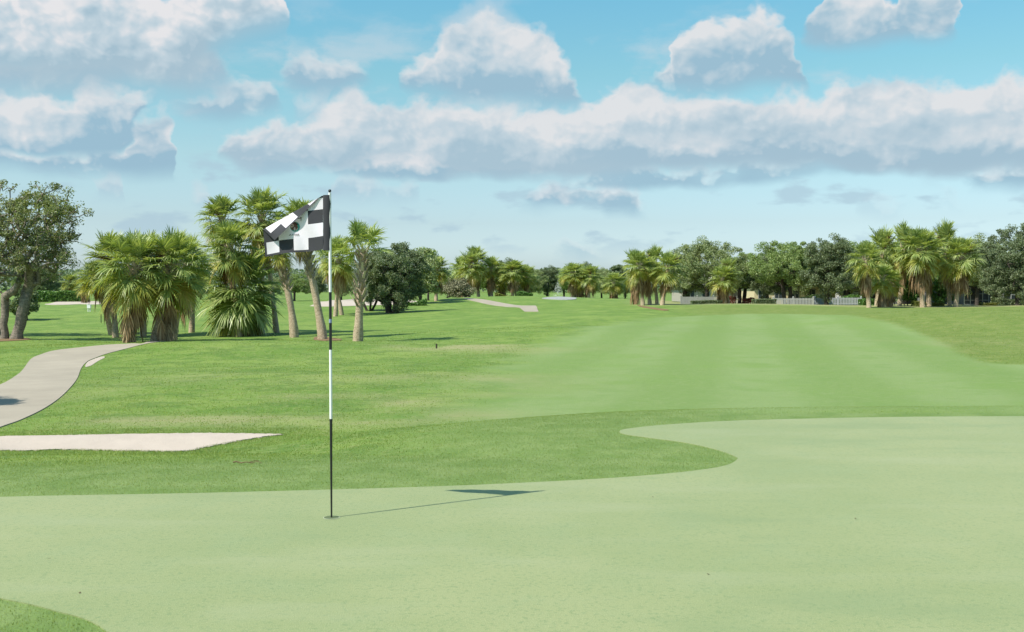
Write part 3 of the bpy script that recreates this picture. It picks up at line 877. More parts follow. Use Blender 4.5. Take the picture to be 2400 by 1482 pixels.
def palm_copy(src, px, cpx, cpy, Rpx, label, ref, py=None, depth=None, group='cabbage palms', rz=0.0):
    """a far palm: copy of a palm already built, with its parts; ref = (height, reach) of the source"""
    b = base(px, py, depth); d = b[1]
    H = height_of(cpy, d) - b[2] + ref[2]; L = Rpx * d / 2400.0 * 0.97
    o = src.copy(); C.objects.link(o)
    o.location = b; o.rotation_euler = (0, 0, rz); o['label'] = label; o['group'] = group
    o.scale = (L / ref[1], L / ref[1], H / ref[0])
    for ch in src.children:
        c = ch.copy(); C.objects.link(c); c.parent = o
    return o

# ------------------------------------------------------------------ broadleaved trees
def tree_parts(seed, H, rx, ry, cz, rz, leaf, bark, clusters=80, per=160, lsize=0.10, crad=0.5, trunk_r=0.18, stems=1, fork=0.28, shell=0.55, spread=0.3, flat=0.75, lean=(0, 0), gappy=0.0, limb=1.0):
    """trunk with limbs, crown of many single leaves gathered on the twigs"""
    rng = np.random.default_rng(seed)
    tips = []
    while len(tips) < clusters:
        p = rng.normal(0, 1, 3); p /= np.linalg.norm(p)
        p = p * (shell + (1 - shell) * rng.random()) ** (1 / 1.5) if rng.random() < 0.75 else p * rng.random()**0.5
        wob = 1 + 0.22 * math.sin(3 * math.atan2(p[1], p[0]) + seed) + 0.15 * math.sin(5 * p[2] + 2 * seed)
        p = p * wob
        p = p * min(1.0, 1.12 / np.linalg.norm(p))
        if p[2] < -0.75 and rng.random() < 0.7: continue
        tips.append([p[0] * rx + lean[0], p[1] * ry + lean[1], cz + p[2] * rz])
    tips = np.array(tips)
    # skeleton: twigs are joined, nearest first, to what has grown already
    nodes, par, own = [], [], []
    for s in range(stems):
        a = 2 * np.pi * s / stems + (seed if stems > 2 else 0.0)
        off = spread * (stems > 1)
        b = np.array([math.cos(a) * off * .5, math.sin(a) * off * .25, -0.15])
        f = np.array([math.cos(a) * off * (2.2 if stems > 2 else 0.8) + lean[0] * .3, math.sin(a) * off * 1.2 + lean[1] * .3, H * fork])
        prev = -1
        for t in np.linspace(0, 1, 6):
            nodes.append(b * (1 - t) + f * t + (rng.normal(0, .02, 3) * H / 6 if 0 < t < 1 else 0)); par.append(prev); own.append(s); prev = len(nodes) - 1
    roots = {k for k in range(len(par)) if par[k] == -1}
    start = np.array([lean[0] * .5, lean[1] * .5, H * fork])
    leafnode = []
    for p in tips[np.argsort(np.linalg.norm(tips - start, axis=1))]:
        N = np.array(nodes)
        dd = np.linalg.norm(N - p, axis=1) + 0.35 * np.linalg.norm(N - start, axis=1) + 2.0 * np.maximum(0, N[:, 2] - p[2])
        if stems > 1:
            dirs = [2 * np.pi * s / stems + (seed if stems > 2 else 0.0) for s in range(stems)]
            ang = math.atan2(p[1] - lean[1] * .5 + rng.normal(0, ry * .2), p[0] - lean[0] * .5 + rng.normal(0, rx * .2))
            mine = int(np.argmax([math.cos(ang - a_) for a_ in dirs]))
            dd[np.array(own) != mine] += 10 * H
        low = N[:, 2] < H * fork * 0.72
        dd[low] += 3 * H
        k = int(dd.argmin()); a = N[k]
        n_ = max(2, int(np.linalg.norm(p - a) / (0.13 * H)) + 1)
        prev = k
        for t in np.linspace(0, 1, n_ + 1)[1:]:
            m_ = a * (1 - t) + p * t
            if t < 1: m_ = m_ + rng.normal(0, .025, 3) * H * .6 + np.array([0, 0, -0.10 * np.linalg.norm(p - a) * t * (1 - t)])
            nodes.append(m_); par.append(prev); own.append(own[k]); prev = len(nodes) - 1
        leafnode.append(prev)
    w = np.zeros(len(nodes))
    for k in leafnode: w[k] += 1
    for k in range(len(nodes) - 1, -1, -1):
        if par[k] >= 0: w[par[k]] += w[k]
    wt = max(w[k] for k in roots)
    rad = np.maximum(trunk_r * (np.maximum(w, .4) / wt)**0.5, 0.012 * limb)
    for k in roots:
        rad[k] *= 1.35
    tr = MB()
    kids = {}
    for k, p in enumerate(par):
        if p >= 0: kids.setdefault(p, []).append(k)
    main = {p: max(c, key=lambda j: w[j]) for p, c in kids.items()}
    for k in range(len(nodes)):
        if par[k] >= 0 and main[par[k]] == k: continue
        chain = [k] if par[k] < 0 else [par[k], k]
        while chain[-1] in main: chain.append(main[chain[-1]])
        rr = rad[chain].copy()
        if par[k] >= 0: rr[0] = min(rr[0], rad[k] * 1.2)
        tr.tube(np.array(nodes)[chain], rr, 9 if rr[0] > .08 else 5, jit=0.18, rng=rng)
    # leaves
    cr = MB()
    cen = np.array(nodes)[leafnode]
    cnt = rng.integers(int(per * (0.5 - .3 * gappy)), int(per * 1.4), len(cen))
    if gappy: cnt = np.where(rng.random(len(cen)) < gappy * .5, cnt // 4, cnt)
    c = np.repeat(cen, cnt, 0)
    rr = np.repeat(crad * rng.uniform(0.6, 1.3, len(cen)), cnt)
    d = rng.normal(0, 1, (len(c), 3)); d /= np.linalg.norm(d, axis=1)[:, None]
    p = c + d * (rr * rng.random(len(c))**0.45)[:, None] * np.array([1, 1, flat])
    a = rng.normal(0, 1, (len(p), 3)) + np.array([0, 0, .3]); a /= np.linalg.norm(a, axis=1)[:, None]
    b = np.cross(a, rng.normal(0, 1, (len(p), 3))); b /= np.linalg.norm(b, axis=1)[:, None]
    s = lsize * rng.uniform(0.6, 1.3, len(p))[:, None]
    V = np.stack([p - a * s, p + b * s * .45, p + a * s, p - b * s * .45], 1).reshape(-1, 3)
    cr.add(V, np.arange(len(V)).reshape(-1, 4))
    return {'trunk': (tr, bark, True, None), 'crown': (cr, leaf, False, None)}

def tree(px, cpx, cpy, rxp, rzp, label, py=None, depth=None, leaf=None, bark=None, name='oak_tree', cat='tree', group=None, seed=0, deep=0.9, trunk=True, **kw):
    b = base(px, py, depth); d = b[1]; k = d / 2400.0
    cz = height_of(cpy, d) - b[2]
    root = empty(name, b, label, cat, group)
    parts = tree_parts(seed, cz + rzp * k, rxp * k, rxp * k * deep, cz, rzp * k, leaf or M_LIVEOAK, bark or M_DBARK, lean=((cpx - px) * k, 0), **kw)
    if not trunk: parts['stems'] = parts.pop('trunk')
    link_parts(parts, root)
    return root
def tree_copy(src, px, top, label, ref_h, py=None, depth=None, group=None, rz=0.0, wide=1.0):
    b = base(px, py, depth); d = b[1]
    H = height_of(top, d) - b[2]
    o = src.copy(); C.objects.link(o)
    o.location = b; o.rotation_euler = (0, 0, rz); o['label'] = label
    if group: o['group'] = group
    s = H / ref_h
    o.scale = (s * wide, s * wide, s)
    for ch in src.children:
        c = ch.copy(); C.objects.link(c); c.parent = o
    return o

def hedge(px0, px1, pyt, depth, thick, leaf, label, name='hedge', cat='hedge', n=7000, ls=0.10, lump=0.15, seed=1, group=None, dz=0.0):
    """a clipped or loose row of shrub between two image columns"""
    rng = np.random.default_rng(seed)
    a, b = at(px0, depth), at(px1, depth)
    mid = (a + b) / 2; mid[2] = zat(mid[0], mid[1])
    H = height_of(pyt, depth) - mid[2]
    Lx = b[0] - a[0]
    root = empty(name, mid, label, cat, group)
    u = rng.random(n); s = rng.random(n)
    x = (u - .5) * Lx; yy = (s - .5) * thick
    hh = H * (1 - lump * rng.random(n)) * (1 - lump * (0.5 + 0.5 * np.sin(x * 1.7 + seed)))
    z = hh * np.where(rng.random(n) < .45, 1 - 0.12 * rng.random(n), rng.random(n))
    face = rng.random(n) < .6
    yy = np.where(face, np.sign(yy) * thick / 2 * rng.uniform(.85, 1.05, n), yy)
    p = np.c_[x, yy, z]
    A = rng.normal(0, 1, (n, 3)); A /= np.linalg.norm(A, axis=1)[:, None]
    B = np.cross(A, rng.normal(0, 1, (n, 3))); B /= np.linalg.norm(B, axis=1)[:, None]
    q_ = ls * rng.uniform(.6, 1.3, n)[:, None]
    V = np.stack([p - A * q_, p + B * q_ * .5, p + A * q_, p - B * q_ * .5], 1).reshape(-1, 3)
    m = MB(); m.add(V, np.arange(len(V)).reshape(-1, 4))
    m.build('foliage', leaf, root)
    st = MB()
    for k in range(max(2, int(Lx / .9))):
        xx = (rng.random() - .5) * Lx; hz = H * .8
        st.tube([[xx, 0, -.1], [xx + rng.normal(0, .1), rng.normal(0, thick * .1), hz * .5], [xx + rng.normal(0, .2), rng.normal(0, thick * .2), hz]], [.035, .028, .012], 5)
    st.build('stems', M_DBARK, root)
    return root
# ------------------------------------------------------------------ flagstick with its flag
M_BLACK = plain('black_gloss', (0.012, 0.013, 0.015), 0.35, spec=0.5)
M_WHITE = plain('white_gloss', (0.78, 0.78, 0.76), 0.35, spec=0.5)
M_STICK = plain('sticker_blue', (0.22, 0.27, 0.42), 0.5)
def cloth_mat(name, col, tr):
    m, q, o = new_mat(name)
    d = q.node('ShaderNodeBsdfPrincipled'); d.inputs['Roughness'].default_value = 0.75; d.inputs['Specular IOR Level'].default_value = 0.25
    d.inputs['Sheen Weight'].default_value = 0.2
    tc = q.node('ShaderNodeTexCoord').outputs['Object']
    c = q.mix(q.noise(tc, 30, 3, 0.6), tuple(v * .9 for v in col), tuple(min(1, v * 1.08) for v in col))
    q.put(d.inputs['Base Color'], c)
    t = q.node('ShaderNodeBsdfTranslucent'); q.put(t.inputs['Color'], c)
    x = q.node('ShaderNodeMixShader'); x.inputs[0].default_value = tr
    q.t.links.new(d.outputs[0], x.inputs[1]); q.t.links.new(t.outputs[0], x.inputs[2]); q.t.links.new(x.outputs[0], o.inputs[0])
    return m
M_FW = cloth_mat('flag_white', (0.78, 0.72, 0.78), 0.2)
M_FD = cloth_mat('flag_charcoal', (0.036, 0.036, 0.043), 0.05)
M_TEAL = cloth_mat('emblem_teal', (0.05, 0.30, 0.25), 0.05)
M_BROWN = cloth_mat('emblem_brown', (0.13, 0.065, 0.045), 0.05)
M_CREAM = cloth_mat('emblem_cream', (0.50, 0.40, 0.34), 0.05)
M_DKB = cloth_mat('emblem_dark', (0.03, 0.02, 0.018), 0.05)

pb = plane_hit(777, 1216)
PD = pb[1]
PX = pb[0]
stick = empty('golf_flagstick', (PX, PD, 0.007), 'striped black and white flagstick flying a chequered flag in the hole of the putting green', 'flagstick')
zb = lambda py: height_of(py, PD) - 0.007
sh = MB()
bands = [(1216, 985, 0), (985, 820, 1), (820, 685, 0), (685, 452, 1)]
rz_ = lambda z: 0.0056 + 0.0038 * min(1, max(0, z / 0.66))
for a, b, mi in bands:
    z0, z1 = zb(a), zb(b)
    if a == 1216: z0 = -0.02
    zz = np.linspace(z0, z1, 6)
    sh.tube(np.c_[zz * 0, zz * 0, zz], [rz_(z) for z in zz], 16, mi=mi)
sh.build('shaft', [M_BLACK, M_WHITE], stick, True)
cp = MB()
zt = zb(452)
cp.tube([[0, 0, zt - .002], [0, 0, zt + .004], [0, 0, zt + .006], [0, 0, zt + .012], [0, 0, zt + .018], [0, 0, zt + .022]], [.004, .005, .009, .0105, .009, .003], 12)
cp.build('finial', M_BLACK, stick, True)
stk = MB(); stk.tube([[0.0, -.0012, zb(757)], [0, -.0012, zb(748)]], [.0097, .0097], 16)
stk.build('sticker', M_STICK, stick, True)
fer = MB(); fer.tube([[0, 0, zb(988)], [0, 0, zb(982)]], [.0102, .0102], 16); fer.build('joint_ring', M_BLACK, stick, True)

LA, LB = np.array([744.0, 465.0]), np.array([616.0, 538.0])
ld = (LB - LA) / np.linalg.norm(LB - LA)
ln = np.array([-ld[1], ld[0]])
if ln[1] > 0: ln = -ln
def flag_pt(u, v, lift=0.0):
    """a point of the cloth: u from hoist to fly, v from bottom to top; lift = distance in front of it"""
    p = np.array([757.0, 584.5]) * (1 - u) * (1 - v) + np.array([757.0, 459.0]) * (1 - u) * v + np.array([621.5, 601.0]) * u * (1 - v) + np.array([612.0, 472.0]) * u * v
    p = p + np.array([0, 1.6 * math.sin(u * 7.5) * (1 - v)])
    off = 0.16 * u + 0.010 * math.sin(u * 9 + v * 4.0) * u + 0.006 * math.sin(u * 16 - v * 9) + 0.018 * math.exp(-((u - .3 - .3 * v) / .10)**2) * (1 - v)
    qd = float(np.dot(p - LB, ln))
    if qd > 0:
        foot = p - ln * qd
        p = foot - ln * qd * 0.60 + ld * qd * 0.30
        off = off - 0.012 - 0.0012 * qd + 0.006 * math.sin(u * 12)
        off -= lift
    else:
        off += 0.012 * (1 - math.exp(qd / 4)) - 0.012 - lift
    r = ray(*p)
    k = (PD + off) / r[1]
    w = r * k + np.array([0, 0, EYE])
    return w - np.array([PX, PD, 0.007])
fl = MB()
NU, NV = 80, 80
V = [flag_pt(i / NU, j / NV) for j in range(NV + 1) for i in range(NU + 1)]
F, MI = [], []
for j in range(NV):
    for i in range(NU):
        a = j * (NU + 1) + i
        F.append([a, a + 1, a + NU + 2, a + NU + 1])
        cidx, ridx = i // 20, j // 20
        dark = [(1, 0, 1, 0), (0, 0, 0, 1), (1, 0, 0, 0), (0, 1, 0, 1)][ridx][cidx]
        if j < 3 or j >= NV - 3 or i >= NU - 3: dark = 1
        MI.append(dark)
fl.add(V, F)
fl.mi = [np.array(MI)]
flag = fl.build('flag', [M_FW, M_FD], stick, True)
def inv(px, py):
    u = v = 0.5
    for _ in range(30):
        u = (757 - px) / (757 - (621.5 + (612 - 621.5) * v))
        y0 = 584.5 + (601 - 584.5) * u; y1 = 459 + (472 - 459) * u
        v = (y0 - py) / (y0 - y1)
    return u, v
def decal(mb, pts, lift):
    c = np.mean(pts, 0)
    V = [flag_pt(*inv(*p), lift) for p in pts] + [flag_pt(*inv(*c), lift)]
    n = len(pts)
    mb.add(V, [[k, (k + 1) % n, n] for k in range(n)])
def disc(cx, cy, rx, ry, n=20, a0=0, a1=2 * math.pi):
    return [(cx + rx * math.cos(a), cy + ry * math.sin(a)) for a in np.linspace(a0, a1, n, endpoint=abs(a1 - a0) < 6)]
for nm, mat, shapes, lift in [
        ('emblem_ring', M_TEAL, [disc(691.3, 532, 11.5, 12)], .0020),
        ('emblem_field', M_BROWN, [disc(690, 531, 9.3, 10.2)], .0032),
        ('emblem_light', M_CREAM, [[(680.5, 527), (687, 526.3), (689, 529), (688, 532.2), (684, 534.2), (681, 533.5)], [(688, 534), (692, 533.5), (693, 540), (689, 541.5)], [(697, 534), (698.5, 535), (696, 540.5), (693.5, 541)]], .0042),
        ('emblem_dark', M_DKB, [[(682.5, 528.5), (685.5, 529), (685, 531.3), (683, 531)], [(688, 523), (697, 524), (699, 528), (694, 527), (688, 525.5)], [(687, 533), (689, 534), (687.5, 537), (685.5, 535)]], .0050)]:
    mb = MB()
    for s_ in shapes: decal(mb, s_, lift)
    mb.build(nm, mat, flag, True)
let = MB()
def stroke(a, b, w=0.75):
    a, b = np.array(a, float), np.array(b, float)
    d = (b - a) / (np.linalg.norm(b - a) + 1e-9); n = np.array([-d[1], d[0]]) * w / 2
    decal(let, [a + n, b + n, b - n, a - n], .0045)
for a, b in [((706.3, 509.2), (699.8, 512.6)), ((706.3, 509.2), (705.2, 517.2)), ((702.6, 511.2), (705.6, 513.6)), ((699.8, 511.2), (698.2, 513.4)), ((697.6, 512.0), (699.0, 513.2))]:
    stroke(a, b, 1.1)
let.build('letter', M_DKB, flag, True)
let = MB()
# the small word under the emblem, seen from the back of the cloth
for a, b in [((677.6, 553.6), (680.2, 550.2)), ((677.4, 553.8), (679, 553)), ((681.2, 550.2), (681.2, 552.8)), ((681.2, 552.8), (683, 552.4)), ((686.2, 549.8), (684.2, 550.2)), ((686.2, 549.8), (686.6, 552)), ((686.6, 552), (684.4, 552.6)),
             ((689.6, 549.4), (690.2, 552)), ((690.2, 552), (691.8, 552)), ((691.8, 552), (692, 549.6)), ((693.4, 548.4), (693.8, 552)), ((695.2, 549.6), (695.4, 551.8)), ((695.4, 551.8), (697, 551.6)), ((697, 551.6), (696.6, 549.4)),
             ((698, 549.2), (698.6, 551.6)), ((698.6, 551.6), (700.4, 550.6)), ((700.4, 550.6), (699.6, 548.4)), ((699.6, 548.4), (698, 549.2))]:
    stroke(a, b, 0.9)
let.build('lettering', M_DKB, flag, True)
sl = MB()
rt, rb = ray(766.5, 457.5), ray(766.8, 587)
T_ = rt * (PD / rt[1]) + np.array([0, 0, EYE]); B_ = rb * (PD / rb[1]) + np.array([0, 0, EYE])
prof = [(math.cos(a) * 0.0262, math.sin(a) * (0.0125 + 0.002 * math.cos(a))) for a in np.linspace(0, 2 * np.pi, 20, endpoint=False)]
V, F = [], []
zz = np.linspace(0, 1, 14)
for k, t in enumerate(zz):
    c = T_ * t + B_ * (1 - t) - np.array([PX, PD, 0.007])
    for j, (a, b) in enumerate(prof):
        V.append([c[0] + a + .0012 * math.sin(9 * t + j), c[1] + b + .001 * math.sin(14 * t), c[2]])
for k in range(13):
    for j in range(20): F.append([k * 20 + j, k * 20 + (j + 1) % 20, (k + 1) * 20 + (j + 1) % 20, (k + 1) * 20 + j])
sl.add(V, F)
sl.build('flag_sleeve', M_FD, stick, True)

# the hole
cup = empty('hole_cup', (PX, PD, 0.007), 'white rimmed cup of the hole at the foot of the striped flagstick', 'golf hole')
c1 = MB(); a = np.linspace(0, 2 * np.pi, 40, endpoint=False)
ring = lambda r, z: np.c_[r * np.cos(a), r * np.sin(a), np.full(40, z)]
c1.add(np.vstack([ring(.054, .0022), ring(.050, .0030)]), [[k, (k + 1) % 40, 40 + (k + 1) % 40, 40 + k] for k in range(40)])
c1.build('rim', plain('cup_rim', (0.40, 0.43, 0.30), .6), cup)
c2 = MB(); c2.add(np.vstack([ring(.050, .0024), [[0, 0, .0024]]]), [[k, (k + 1) % 40, 40] for k in range(40)])
c2.build('hollow_shade', plain('painted_hollow_shade', (0.10, 0.13, 0.06), .9), cup)  # flat disc; the shade of the hole is put into its dark colour

# ------------------------------------------------------------------ little things on the turf
rg = np.random.default_rng(77)
tw = hit(580, 1088); mb = MB()
p = [[-.13 + .026 * k, .01 * math.sin(k), .012 + .006 * math.sin(k * 1.7)] for k in range(11)]
mb.tube(p, np.linspace(.007, .002, 11), 6)
mb.tube([[.02, .0, .014], [.06, .03, .022], [.09, .06, .014]], [.004, .003, .002], 5)
o = mb.build('fallen_twig', plain('twig_bark', (0.17, 0.12, 0.06), .9, .3, 20), loc=(tw[0], tw[1], zat(tw[0], tw[1]) + .004))
tag(o, 'thin brown twig lying in the collar grass below the sand bunker', 'twig')
lf = plain('dry_leaf', (0.11, 0.075, 0.035), .8, .3, 30)
for k, (px, py, lab) in enumerate([(2005, 1219, 'curled brown leaf lying on the right of the putting green'), (115, 1313, 'brown leaf on the near left of the green, the smaller of two'),
                                    (187, 1394, 'brown leaf beside the dark collar corner at lower left'), (1530, 1168, 'tiny brown leaf on the green beyond the flag shadow'), (1660, 1350, 'pale brown leaf on the empty near middle of the green')]):
    w = plane_hit(px, py)
    n = 7; V, F = [], []
    for i in range(n):
        t = i / (n - 1) * 2 - 1
        hw = .011 * (1 - t * t) + .0008
        V += [[.026 * t, -hw, .003 + .005 * t * t], [.026 * t, 0, .0015 + .004 * abs(t)], [.026 * t, hw, .006 + .004 * t * t]]
    for i in range(n - 1):
        for j in range(2): F.append([3 * i + j, 3 * i + j + 1, 3 * i + j + 4, 3 * i + j + 3])
    V = np.array(V); F = np.array(F)
    mb = MB(); mb.add(V, F)
    o = mb.build('fallen_leaf', lf, loc=(w[0], w[1], .0085)); o.rotation_euler = (0, 0, rg.uniform(0, 6))
    o.scale = (.38, .38, .38) if k != 1 else (.3, .3, .3)
    tag(o, lab, 'leaf', 'dry leaves scattered on the green')
def stake(px, py, top, rad, mat, name, label, cat):
    b = base(px, py); h = height_of(top, b[1]) - b[2]
    mb = MB(); mb.tube([[0, 0, -.1], [0, 0, h * .97], [0, 0, h]], [rad, rad, rad * .4], 8)
    return tag(mb.build(name, mat, loc=b), label, cat)
stake(237, 757, 736, .030, plain('dark_stake', (.03, .035, .03), .6), 'marker_stake', 'thin dark marker stake standing in the oak shadow beside the left palms', 'stake')
stake(1023, 817, 806, .03, plain('brown_peg', (.05, .04, .03), .7), 'yardage_peg', 'small dark peg in the pale worn patch before the single upright palm', 'peg')
wp = base(209, 731); hk = (height_of(712, wp[1]) - wp[2])
po = empty('ball_washer', wp, 'small white ball washer on two legs before the far bunker', 'ball washer')
mb = MB(); mb.box((0, 0, hk * .66), (hk * .42, hk * .30, hk * .44)); mb.box((0, 0, hk * .90), (hk * .5, hk * .34, hk * .05)); mb.build('body', M_WHITE, po)
for s_ in (-1, 1):
    mb = MB(); mb.tube([[s_ * hk * .12, 0, -.05], [s_ * hk * .12, 0, hk * .45]], [hk * .06] * 2, 8); mb.build('leg', M_WHITE, po)
mb = MB(); mb.tube([[0, 0, hk * .92], [0, 0, hk * .96], [0, 0, hk]], [hk * .05, hk * .1, hk * .05], 8); mb.build('knob', M_BLACK, po)

# ------------------------------------------------------------------ pond and fountain
tag(sheet('pond_water', catmull([hit(*p)[:2] for p in [(1270, 700.5), (1292, 697), (1320, 696.6), (1350, 699), (1345, 703), (1318, 703.5)]], 3), plain('pond_water', (0.30, 0.31, 0.29), 0.7, spec=0.1), 0.05, 12), kind='structure')
fp_ = base(1307, None, 205)
m, q, o_ = new_mat('water_spray')
d = q.node('ShaderNodeBsdfDiffuse'); d.inputs[0].default_value = (.8, .84, .86, 1)
t = q.node('ShaderNodeBsdfTransparent'); x = q.node('ShaderNodeMixShader'); x.inputs[0].default_value = 0.28
q.t.links.new(t.outputs[0], x.inputs[1]); q.t.links.new(d.outputs[0], x.inputs[2]); q.t.links.new(x.outputs[0], o_.inputs[0])
H_ = height_of(648, 205) - fp_[2]
mb = MB(); n = 1100
v_ = rg.random(n)**0.7; aa = rg.uniform(0, 2 * np.pi, n); hh = H_ * v_ * rg.uniform(.5, 1, n); rr = (.25 + .9 * (1 - (hh / H_))) * rg.random(n)**.6 * 1.1
c = np.c_[rr * np.cos(aa) + .4 * hh / H_, rr * np.sin(aa), hh]
dv = rg.normal(0, .06, (n, 3, 3)); V = (c[:, None] + dv).reshape(-1, 3)
mb.add(V, np.arange(n * 3).reshape(-1, 3))
tag(mb.build('fountain_spray', m, loc=fp_), 'white plume of a pond fountain before the dark far trees', 'fountain')

# ------------------------------------------------------------------ houses, fences
M_GLASS = plain('window_glass', (.035, .045, .055), .1, spec=.6)
M_TRIM = plain('white_trim', (.27, .27, .255), .6)
M_ROOF = plain('pale_roof', (.40, .37, .33), .8, .1, 4, .3, 8)
M_ROOFG = plain('grey_roof', (.22, .225, .23), .8, .1, 4, .3, 8)
M_DARKIN = plain('shaded_screen', (.045, .050, .055), .6)
def house(px0, px1, depth, eave, ridge, wallcol, label, deepm=9.0, roof=None, win=4, gable=False):
    a, b = at(px0, depth), at(px1, depth)
    mid = (a + b) / 2; mid[1] += deepm / 2; mid[2] = zat((a[0] + b[0]) / 2, depth) - .1
    Wd = b[0] - a[0]; He = height_of(eave, depth) - mid[2]; Hr = height_of(ridge, depth) - mid[2]
    r = empty('house', mid, label, 'house')
    wm = plain('stucco', wallcol, .9, .06, 1.5, .2, 30)
    mb = MB(); mb.box((0, 0, He / 2), (Wd, deepm, He))
    if gable: mb.add([[-Wd / 2, -deepm / 2, He], [Wd / 2, -deepm / 2, He], [0, -deepm / 2, Hr - .1]], [[0, 1, 2]])
    mb.build('wall', wm, r)
    ov = .5; x1, y1 = Wd / 2 + ov, deepm / 2 + ov
    mb = MB()
    if gable:
        V = [[-x1, -y1, He - .2], [0, -y1, Hr], [0, y1, Hr], [-x1, y1, He - .2], [x1, -y1, He - .2], [x1, y1, He - .2]]
        V2 = [[v[0], v[1], v[2] + .16] for v in V]
        mb.add(V + V2, [[0, 1, 2, 3], [1, 4, 5, 2], [6, 9, 8, 7], [7, 8, 11, 10], [0, 6, 7, 1], [1, 7, 10, 4], [0, 3, 9, 6], [4, 10, 11, 5]])
    else:
        e = min(x1 - .5, y1)
        V = [[-x1, -y1, He + .25], [x1, -y1, He + .25], [x1, y1, He + .25], [-x1, y1, He + .25], [-x1 + e, 0, Hr], [x1 - e, 0, Hr]]
        mb.add(V, [[0, 1, 5, 4], [2, 3, 4, 5]]); mb.add(V, [[1, 2, 5], [3, 0, 4]])
    rf = mb.build('roof', roof or M_ROOF, r)
    mb = MB(); mb.box((0, -y1, He + .10), (2 * x1, .06, .28)); mb.box((0, y1, He + .10), (2 * x1, .06, .28)); mb.box((-x1, 0, He + .10), (.06, 2 * y1 - .07, .28)); mb.box((x1, 0, He + .10), (.06, 2 * y1 - .07, .28))
    if not gable: mb.build('fascia', M_TRIM, rf)
    for k in range(win):
        xx = -Wd / 2 + Wd * (k + .5) / win; ww, wh = min(1.5, Wd / win * .5), 1.15
        f = MB()
        for dx_, dz_, sx_, sz_ in ((-ww / 2, 0, .09, wh + .09), (ww / 2, 0, .09, wh + .09), (0, wh / 2, ww - .09, .09), (0, -wh / 2, ww - .09, .09), (0, 0, .05, wh - .09)):
            f.box((xx + dx_, -deepm / 2 - .02, He * .55 + dz_), (sx_, .08, sz_))
        fo = f.build('window', M_TRIM, r)
        g_ = MB(); g_.box((xx, -deepm / 2 - .008, He * .55), (ww - .05, .03, wh - .05)); g_.build('pane', M_GLASS, fo)
    return r
house(1600, 1745, 132, 672, 640, (.36, .33, .28), 'low tan house behind the white panel fence and light green palm', 9, None, 4)
house(1768, 1958, 124, 667, 640, (.52, .44, .28), 'long low cream house with white fascia behind the oaks and picket fence', 9, None, 5)
house(1966, 2120, 130, 672, 645, (.56, .56, .54), 'low white house behind the grey shaded fence', 9, M_ROOFG, 4)
house(2215, 2372, 122, 648, 577, (.17, .17, .165), 'tall grey gabled house behind the right palms and screened patio', 9, M_ROOFG, 3, True)
house(2390, 2560, 118, 664, 630, (.42, .42, .40), 'low grey house at the right edge behind the big oak', 9, M_ROOFG, 3)

def fence(px0, px1, depth, top, col, label, gap=.5, pick=.09):
    a, b = at(px0, depth), at(px1, depth)
    mid = (a + b) / 2; mid[2] = zat(mid[0], depth) - .03
    Wd = b[0] - a[0]; H = height_of(top, depth) - mid[2]
    r = empty('picket_fence', mid, label, 'fence')
    mt = plain('fence_paint', col, .6, .05, 3)
    nb = max(2, int(Wd / 2.2))
    for k in range(nb + 1):
        p = MB(); x = -Wd / 2 + Wd * k / nb
        p.box((x, 0, H * .53), (.12, .12, H * 1.06)); p.add([[x - .08, -.08, H * 1.06], [x + .08, -.08, H * 1.06], [x + .08, .08, H * 1.06], [x - .08, .08, H * 1.06], [x, 0, H * 1.06 + .08]], [[0, 1, 4], [1, 2, 4], [2, 3, 4], [3, 0, 4]])
        p.build('post', mt, r)
    pk = MB(); n_ = int(Wd / (pick * (1 + gap)))
    for k in range(n_):
        x = -Wd / 2 + Wd * (k + .5) / n_
        pk.box((x, -.035, H * .5), (pick, .02, H * .9))
    pk.build('pickets', mt, r)
    rl = MB()
    for z in (.2, .8): rl.box((0, 0, H * z), (Wd - .14, .045, .09))
    rl.build('rails', mt, r)
    return r
fence(1596, 1672, 108, 695, (.28, .28, .26), 'white close boarded fence below the light green palm', .08, .15)
fence(1812, 1906, 104, 698, (.38, .38, .36), 'bright white picket fence right of the dark clipped hedge', .5, .10)
fence(1910, 2018, 110, 697, (.40, .42, .44), 'long grey picket fence in shade before the white house', .6, .10)

def enclosure(px0, px1, depth, top, label, bays):
    a, b = at(px0, depth), at(px1, depth)
    mid = (a + b) / 2; mid[2] = zat(mid[0], depth) - .05
    Wd = b[0] - a[0]; H = height_of(top, depth) - mid[2]; Dp = 3.0
    r = empty('screen_enclosure', mid, label, 'patio screen')
    for k in range(bays + 1):
        p = MB(); x = -Wd / 2 + Wd * k / bays
        p.box((x, -Dp / 2, H / 2), (.07, .07, H)); p.build('post', M_TRIM, r)
    rl = MB()
    for z in (.32, .66, 1.0): rl.box((0, -Dp / 2, H * z), (Wd, .05, .06))
    rl.box((-Wd / 2, .06, H), (.09, Dp, .09)); rl.box((Wd / 2, .06, H), (.09, Dp, .09))
    rl.build('rails', M_TRIM, r)
    kn = MB(); kn.box((0, -Dp / 2 + .02, H * .06), (Wd, .10, H * .12)); kn.build('kick_plate', M_TRIM, r)
    sc = MB(); sc.box((0, -Dp / 2 + .10, H * .5), (Wd - .05, .02, H * .98)); sc.build('screen', M_DARKIN, r)
    return r
enclosure(2246, 2330, 112, 674, 'white framed screened patio between the right palms and the big oak', 6)
enclosure(2336, 2440, 108, 676, 'white framed screened patio partly hidden behind the big oak', 6)
